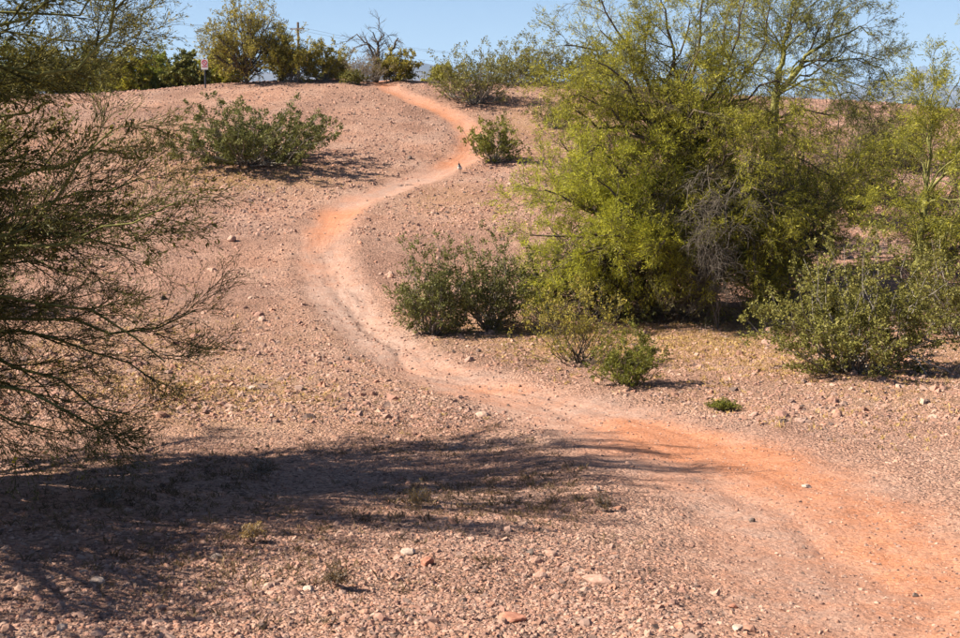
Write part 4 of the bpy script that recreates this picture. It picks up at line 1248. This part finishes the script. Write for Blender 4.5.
def region(n, boxes):
    xs, ys_ = [], []
    for (x0, y0, x1, y1, wgt) in boxes:
        for _ in range(int(n * wgt)):
            px, py = np.clip(rg.normal((x0 + x1) / 2, (x1 - x0) * .36), -60, 1020), np.clip(rg.normal((y0 + y1) / 2, (y1 - y0) * .36), 90, 632)
            q = un(px, py, 1.0)
            xs.append(px)
            ys_.append(py)
    # coarse ground hits on a lattice, then interpolate distances
    out = []
    lat = {}
    for px, py in zip(xs, ys_):
        k = (round(px / 40) * 40, round(py / 4) * 4)
        if k not in lat:
            lat[k] = hit(*k)[1]
        D = lat[k] * rg.uniform(.985, 1.015)
        out.append(((px - 480) / F * D / (cp + (319 - py) / F * sp), D))
    out = np.array(out)
    d, _, _ = trail_d(out[:, 0], out[:, 1])
    return out[(d > 1.35) & (fbm(out[:, 0], out[:, 1], 0.9, 3, 91) > rg.uniform(-0.25, 0.12, len(out)))]


# fallen leaves and broken twigs under the bushes
for q_ in (bA, bB, bD, bE):
    LITTER.append((q_[0], q_[1] - .6, 1.6))
LITTER += [(bB[0] + 1.2, bB[1] - .5, 1.5), (bB[0] - 1.4, bB[1] - 1.0, 1.5)]
lx, ly = [], []
for (x_, y_, r_) in LITTER:
    n1 = int(220 * min(r_, 2.2))
    a_, d_ = rg.uniform(0, 6.283, n1), r_ * 1.1 * np.abs(rg.normal(0, .55, n1))
    lx.append(x_ + np.cos(a_) * d_ + .15 * r_)
    ly.append(y_ + np.sin(a_) * d_ * .8)
lx, ly = np.concatenate(lx), np.concatenate(ly)
k_ = trail_d(lx, ly)[0] > 1.2
lx, ly = lx[k_], ly[k_]
C_ = np.c_[lx, ly, h(lx, ly) + rg.uniform(.004, .014, len(lx))]
an_ = rg.uniform(0, 6.283, len(lx))
ln_ = np.where(rg.random(len(lx)) < .35, rg.uniform(.06, .22, len(lx)), rg.uniform(.02, .05, len(lx)))
wd_ = np.where(ln_ > .06, .004, ln_ * .3) * (ly / 18).clip(.8, 2)
D_ = np.c_[np.cos(an_), np.sin(an_), rg.normal(0, .12, len(lx))]
N_ = np.c_[-np.sin(an_), np.cos(an_), rg.normal(0, .3, len(lx))]
V_ = np.stack([C_ - D_ * ln_[:, None] / 2, C_ + N_ * wd_[:, None], C_ + D_ * ln_[:, None] / 2, C_ - N_ * wd_[:, None]], 1).reshape(-1, 3)
tag(put('leaf_litter', V_, np.arange(len(V_)).reshape(-1, 4), M['dry_leaf'], None, False, rg.random(len(lx))), 'brown fallen leaves and broken twigs strewn under the bushes', 'litter', kind='stuff')
w1 = region(1, [(0, 440, 560, 540, 2300), (0, 530, 400, 600, 350), (380, 445, 640, 520, 650), (0, 400, 240, 440, 80)])
Vt, Qt, rt = tufts(w1[:, 0], w1[:, 1], 11, 0.015, 0.065, 1.1, 0.0014, rg)
tag(put('dry_weeds', Vt, Qt, M['weed'], None, False, rt), 'low brownish dried weeds growing between the foreground stones', 'weeds', kind='stuff')
w2 = region(1, [(530, 322, 800, 352, 1300), (640, 345, 960, 385, 900), (120, 370, 300, 408, 450), (20, 300, 200, 390, 500), (170, 160, 330, 195, 700), (500, 90, 570, 170, 220), (80, 120, 190, 160, 160), (430, 330, 640, 400, 200), (700, 385, 960, 440, 300), (400, 185, 480, 230, 80)])
Vt, Qt, rt = tufts(w2[:, 0], w2[:, 1], 7, 0.02, 0.08, 1.0, 0.0042, rg)
tag(put('dry_grass', Vt, Qt, M['straw'], None, False, rt), 'short straw coloured dry grass in patches under and around the bushes', 'grass', kind='stuff')
for (px, py, hp, lab) in [(418, 508, 24, 'upright pale dried weed in the middle of the foreground shadow'), (604, 512, 20, 'dried weed at the right tip of the foreground shadow'),
                          (262, 478, 26, 'brown dried weed in the upper left part of the foreground shadow'), (336, 590, 22, 'straggly dried weed below the foreground shadow at the bottom'), (110, 505, 28, 'brown dried weed in the dark shade at far left'),
                          (252, 542, 22, 'pale dried weed lit by a sun fleck at lower left')]:
    q = spot(px, py)
    st, lf, tg = bush_parts(px, hp * 1.1 * q[1] / F, hp * q[1] / F, n_stem=16, c1=4, c2=4, per=4, leaf=(0.012, 0.005), leafmat='weed', r0=0.0016, tw=0.4)
    t = thing('dried_weed', lab, 'weed', q, 'single dried weeds in the foreground')
    put('stems', st[0], st[1], M['dead_wood'], t, True)
    put('twigs', tg[0], tg[1], M['dead_wood'], t, True)['kind'] = 'stuff'
    put('foliage', lf[0], lf[1], M['straw' if 'pale' in lab else 'weed'], t, False, lf[2])

# ------------------------------------------------------------------ sign on the crest
import bmesh


def box(name, cx, cy, cz, sx, sy, sz, mat, parent, bev=0.0):
    bm = bmesh.new()
    bmesh.ops.create_cube(bm, size=1.0)
    for v in bm.verts:
        v.co = (cx + v.co.x * sx, cy + v.co.y * sy, cz + v.co.z * sz)
    if bev:
        bmesh.ops.bevel(bm, geom=bm.edges[:], offset=bev, segments=2, affect='EDGES')
    me = bpy.data.meshes.new(name)
    bm.to_mesh(me)
    bm.free()
    me.materials.append(mat)
    return obj(name, me, parent)


def cyl(name, p0, p1, r0, r1, mat, parent, k=10):
    P = np.array([[p0, p1]], float)
    V_, Q_ = tubes(P, np.array([[r0, r1]]), k)
    n0 = len(V_)
    V_ = np.vstack([V_, P[0, 0], P[0, 1]])
    tri = [[(i + 1) % k, i, n0] for i in range(k)] + [[k + i, k + (i + 1) % k, n0 + 1] for i in range(k)]
    me = mesh_from(name, V_, [Q_, np.array(tri)], mat, False)
    return obj(name, me, parent)


M['post'] = plain('painted_post', (0.05, 0.055, 0.07), 0.5, 0.5)
M['sign_white'] = plain('sign_white', (0.78, 0.76, 0.74), 0.45)
M['sign_red'] = plain('sign_red', (0.62, 0.05, 0.09), 0.45)
M['sign_black'] = plain('sign_black', (0.03, 0.03, 0.03), 0.5)
q = np.append(un(205.5, 88, 46.5)[:2], 0)
q[2] = gz(q[0], q[1])
sg = thing('sign', 'small white and red no entry notice on a dark post at the skyline', 'sign', q)
top = un(205, 59, q[1])[2] - q[2]
bot = un(205, 69.5, q[1])[2] - q[2]
cyl('post', (0, 0, -0.2), (0, 0, top + 0.03), 0.03, 0.03, M['post'], sg)
pn = box('panel', 0, -0.045, (top + bot) / 2, 0.24, 0.008, top - bot, M['sign_white'], sg, 0.002)
zc = (top + bot) / 2 + 0.06
ring = []
for i in range(24):
    a = i / 24 * 2 * math.pi
    for rr_ in (0.065, 0.095):
        for yy in (-0.0515, -0.0545):
            ring.append((rr_ * math.cos(a), yy, zc + rr_ * math.sin(a)))
Fq = []
for i in range(24):
    j = (i + 1) % 24
    A_ = [i * 4 + k for k in range(4)]
    B_ = [j * 4 + k for k in range(4)]
    Fq += [[A_[1], B_[1], B_[3], A_[3]], [A_[0], A_[2], B_[2], B_[0]], [A_[2], A_[3], B_[3], B_[2]], [A_[0], B_[0], B_[1], A_[1]]]
obj('red_ring', mesh_from('red_ring', np.array(ring), np.array(Fq), M['sign_red']), pn)
sb = box('red_slash', 0, 0, 0, 0.15, 0.003, 0.024, M['sign_red'], pn)
sb.location = (0, -0.056, zc)
sb.rotation_euler = (0, math.radians(45), 0)
box('text_bar', 0, -0.0505, zc - 0.135, 0.19, 0.003, 0.028, M['sign_red'], pn)

# ------------------------------------------------------------------ small bird at the trail edge
M['bird_belly'] = plain('bird_belly', (0.62, 0.58, 0.52), 0.8)
M['bird_back'] = plain('bird_back', (0.16, 0.16, 0.17), 0.8)
M['bird_head'] = plain('bird_head', (0.03, 0.025, 0.025), 0.7)
M['bird_crown'] = plain('bird_crown', (0.25, 0.07, 0.04), 0.7)
q = spot(460, 173)
bd = thing('bird', 'small plump quail-like bird with pale belly and dark head beside the upper trail', 'bird', q)
# one continuous body: rings along the spine from tail to crown
spine = [(-0.10, .02, .075, .006), (-0.075, .02, .085, .02), (-0.04, 0, .10, .042), (0.0, 0, .115, .056), (0.03, 0, .135, .056), (0.045, 0, .165, .046), (0.05, 0, .19, .030), (0.055, 0, .21, .025), (0.06, 0, .228, .026), (0.062, 0, .245, .018), (0.062, 0, .254, .003)]
pp = np.array([[(-0.4 * s[0], -s[0], s[2]) for s in spine]])
Vb, Qb = tubes(pp, np.array([[s[3] for s in spine]]), 14)
me = mesh_from('body', Vb, Qb, M['bird_belly'], True)
for m_ in ('bird_back', 'bird_head', 'bird_crown'):
    me.materials.append(M[m_])
for p_ in me.polygons:
    c_ = p_.center
    p_.material_index = 3 if c_.z > .243 else 2 if c_.z > .20 else 1 if (c_.y > 0.01 or c_.z > .165) else 0
obj('body', me, bd)
cyl('beak', (-.033, -.078, .226), (-.04, -.1, .22), .007, .001, M['bird_back'], bd, 6)
cyl('plume', (-.025, -.06, .25), (-.035, -.085, .29), .002, .008, M['bird_head'], bd, 6)
for sx in (-.018, .018):
    lg = cyl('leg', (sx, -.01, .085), (sx - .003, -.014, 0.0), .006, .004, M['bird_back'], bd, 6)
    cyl('foot', (sx - .003, 0.0, 0.003), (sx - .012, -.035, 0.003), .004, .003, M['bird_back'], lg, 6)

# ------------------------------------------------------------------ pole line receding to the right
M['pole_wood'] = bark_mat('pole_wood', (0.08, 0.055, 0.04), (0.16, 0.12, 0.09), 3)
M['wire'] = plain('wire', (0.05, 0.05, 0.055), 0.5)
p1, p0 = np.array([-27.0, 200.0]), np.array([-67.0, 100.0])
dirv = np.array([360.0, 800.0]) / math.hypot(360, 800)
poles = [p1 - dirv * 95, p1, p1 + dirv * 95, p1 + dirv * 190, p1 + dirv * 300, p1 + dirv * 420, p1 + dirv * 560, p1 + dirv * 720, p1 + dirv * 900]
labs = ['outside the left picture edge', 'rising out of the crest bushes right of the tall golden tree'] + [None] * 7
for i, p_ in enumerate(poles):
    if i != 1:
        continue
    zb = gz(p_[0], p_[1])
    lab = 'wooden utility pole showing dark above the crest bushes right of the golden tree'
    t = thing('utility_pole', lab, 'utility pole', (p_[0], p_[1], zb))
    cyl('mast', (0, 0, -.5), (0, 0, 16.6), .24, .17, M['pole_wood'], t, 8)
    ca = box('crossarm', 0, -.26, 15.6, 2.4, .14, .16, M['pole_wood'], t)
    ca.rotation_euler = (0, 0, -math.atan2(dirv[0], dirv[1]))
perp = np.array([dirv[1], -dirv[0]])
pw = thing('power_line', 'three thin power line wires crossing the sky behind the crest', 'power line', (p1[0], p1[1], gz(*p1) + 15.7))
for off_, dz in ((-1.1, 0.0), (1.1, 0.0), (0.0, -1.7)):
    pts, rad = [], []
    for a_, b_ in zip(poles[:-1], poles[1:]):
        for s_ in np.linspace(0, 1, 12, endpoint=False):
            c_ = a_ + (b_ - a_) * s_ + perp * off_
            L2 = np.linalg.norm(b_ - a_)
            pts.append((c_[0], c_[1], 15.72 + dz - 4 * s_ * (1 - s_) * 1.4))
    P_ = np.array([pts]) - np.array([[[p1[0], p1[1], gz(*p1) + 15.7]]])
    Vw, Qw = tubes(P_, np.full((1, len(pts)), 0.014), 4)
    obj('wire', mesh_from('wire', Vw, Qw, M['wire'], True), pw)

# ------------------------------------------------------------------ far building
M['bwall'] = plain('far_wall', (0.16, 0.26, 0.36), 0.6)
M['broof'] = plain('far_roof', (0.22, 0.30, 0.38), 0.6)
M['bwin'] = plain('far_window', (0.04, 0.06, 0.09), 0.2)
q = un(908, 108, 420)
bb = thing('building', 'distant flat roofed blue building on the right skyline between two trees', 'building', (q[0], 420, 0))
zt = un(908, 99.5, 420)[2]
box('wall', 0, 0, zt / 2 - .3, 5.6, 6, zt + .2, M['bwall'], bb)
box('roof', 0, 0, zt - .02, 6.2, 6.6, .35, M['broof'], bb)
for k in range(4):
    for zz in (zt - 1.5, zt - 3.2):
        box('window', -2.0 + k * 1.33, -3.02, zz, .8, .06, .9, M['bwin'], bb)

# ------------------------------------------------------------------ mountains
M['mount'] = bark_mat('mountain_rock', (0.06, 0.052, 0.05), (0.13, 0.105, 0.095), 0.004, 0.95, 0.0)


def mountains(name, D, depth, prof_, x0, x1, seed, drop=0):
    xs_ = np.linspace(x0, x1, 260)
    vs = np.linspace(-1, 1, 36)
    px = 480 + xs_ / D * F
    hp = np.interp(px, [p[0] for p in prof_], [p[1] for p in prof_])
    Hm = np.maximum(hp - drop, 1) / F * D
    X_, V2 = np.meshgrid(xs_, vs, indexing='ij')
    Y_ = D + V2 * depth
    ridge = np.clip(1 - np.abs(V2 + 0.25 * fbm(X_, Y_, 1 / 900, 3, seed)), 0, 1)
    Z_ = Hm[:, None] * (ridge ** 1.15) * (1 + 0.35 * fbm(X_, Y_, 1 / 500, 4, seed + 3) * (1 - ridge)) + 0.10 * Hm[:, None] * fbm(X_, Y_, 1 / 260, 4, seed + 7) * ridge
    Z_ = Z_ - 0.16 * Hm[:, None] * np.abs(fbm(X_, Y_, 1 / 420, 4, seed + 21)) * 2 * (0.35 + 1 - ridge)
    Z_ = np.where(np.abs(V2) == 1, -4, Z_)
    I_ = np.arange(X_.size).reshape(X_.shape)
    Q_ = np.stack([I_[:-1, :-1], I_[1:, :-1], I_[1:, 1:], I_[:-1, 1:]], -1).reshape(-1, 4)
    tag(obj(name, mesh_from(name, np.c_[X_.ravel(), Y_.ravel(), Z_.ravel()], Q_, M['mount'], True)), kind='structure')


mountains('mountains', 7500, 1100, [(-900, 30), (-300, 45), (0, 40), (130, 42), (170, 54), (200, 62), (225, 64), (260, 60), (300, 58), (335, 64), (352, 66), (375, 61), (398, 66), (412, 68), (428, 65), (445, 60), (480, 55), (540, 50), (580, 50), (620, 44), (680, 36), (760, 26), (840, 18), (1000, 10), (1500, 4)], -8000, 6000, 3, 14)
mountains('mountains', 13000, 1800, [(500, 0), (700, 10), (820, 24), (870, 32), (895, 34), (908, 42), (917, 52), (926, 42), (938, 31), (970, 30), (1020, 36), (1150, 30), (1500, 20), (2200, 12)], 0, 16000, 8)
mountains('mountains', 9500, 900, [(700, 0), (820, 12), (880, 20), (905, 26), (930, 24), (960, 25), (1050, 20), (1500, 8)], 1400, 8000, 12)

# ------------------------------------------------------------------ haze
mh = bpy.data.materials.new('haze')
mh.use_nodes = True
nt = mh.node_tree
nt.nodes.clear()
ou = nt.nodes.new('ShaderNodeOutputMaterial')
pv = nt.nodes.new('ShaderNodeVolumePrincipled')
pv.inputs['Color'].default_value = (0.45, 0.67, 1.0, 1)
pv.inputs['Density'].default_value = 7.5e-5
nt.links.new(pv.outputs[0], ou.inputs['Volume'])
hz = box('haze', 0, 8000, 320, 36000, 42000, 660, mh, None)
tag(hz, 'pale blue air haze over the whole desert plain', 'haze', kind='stuff')
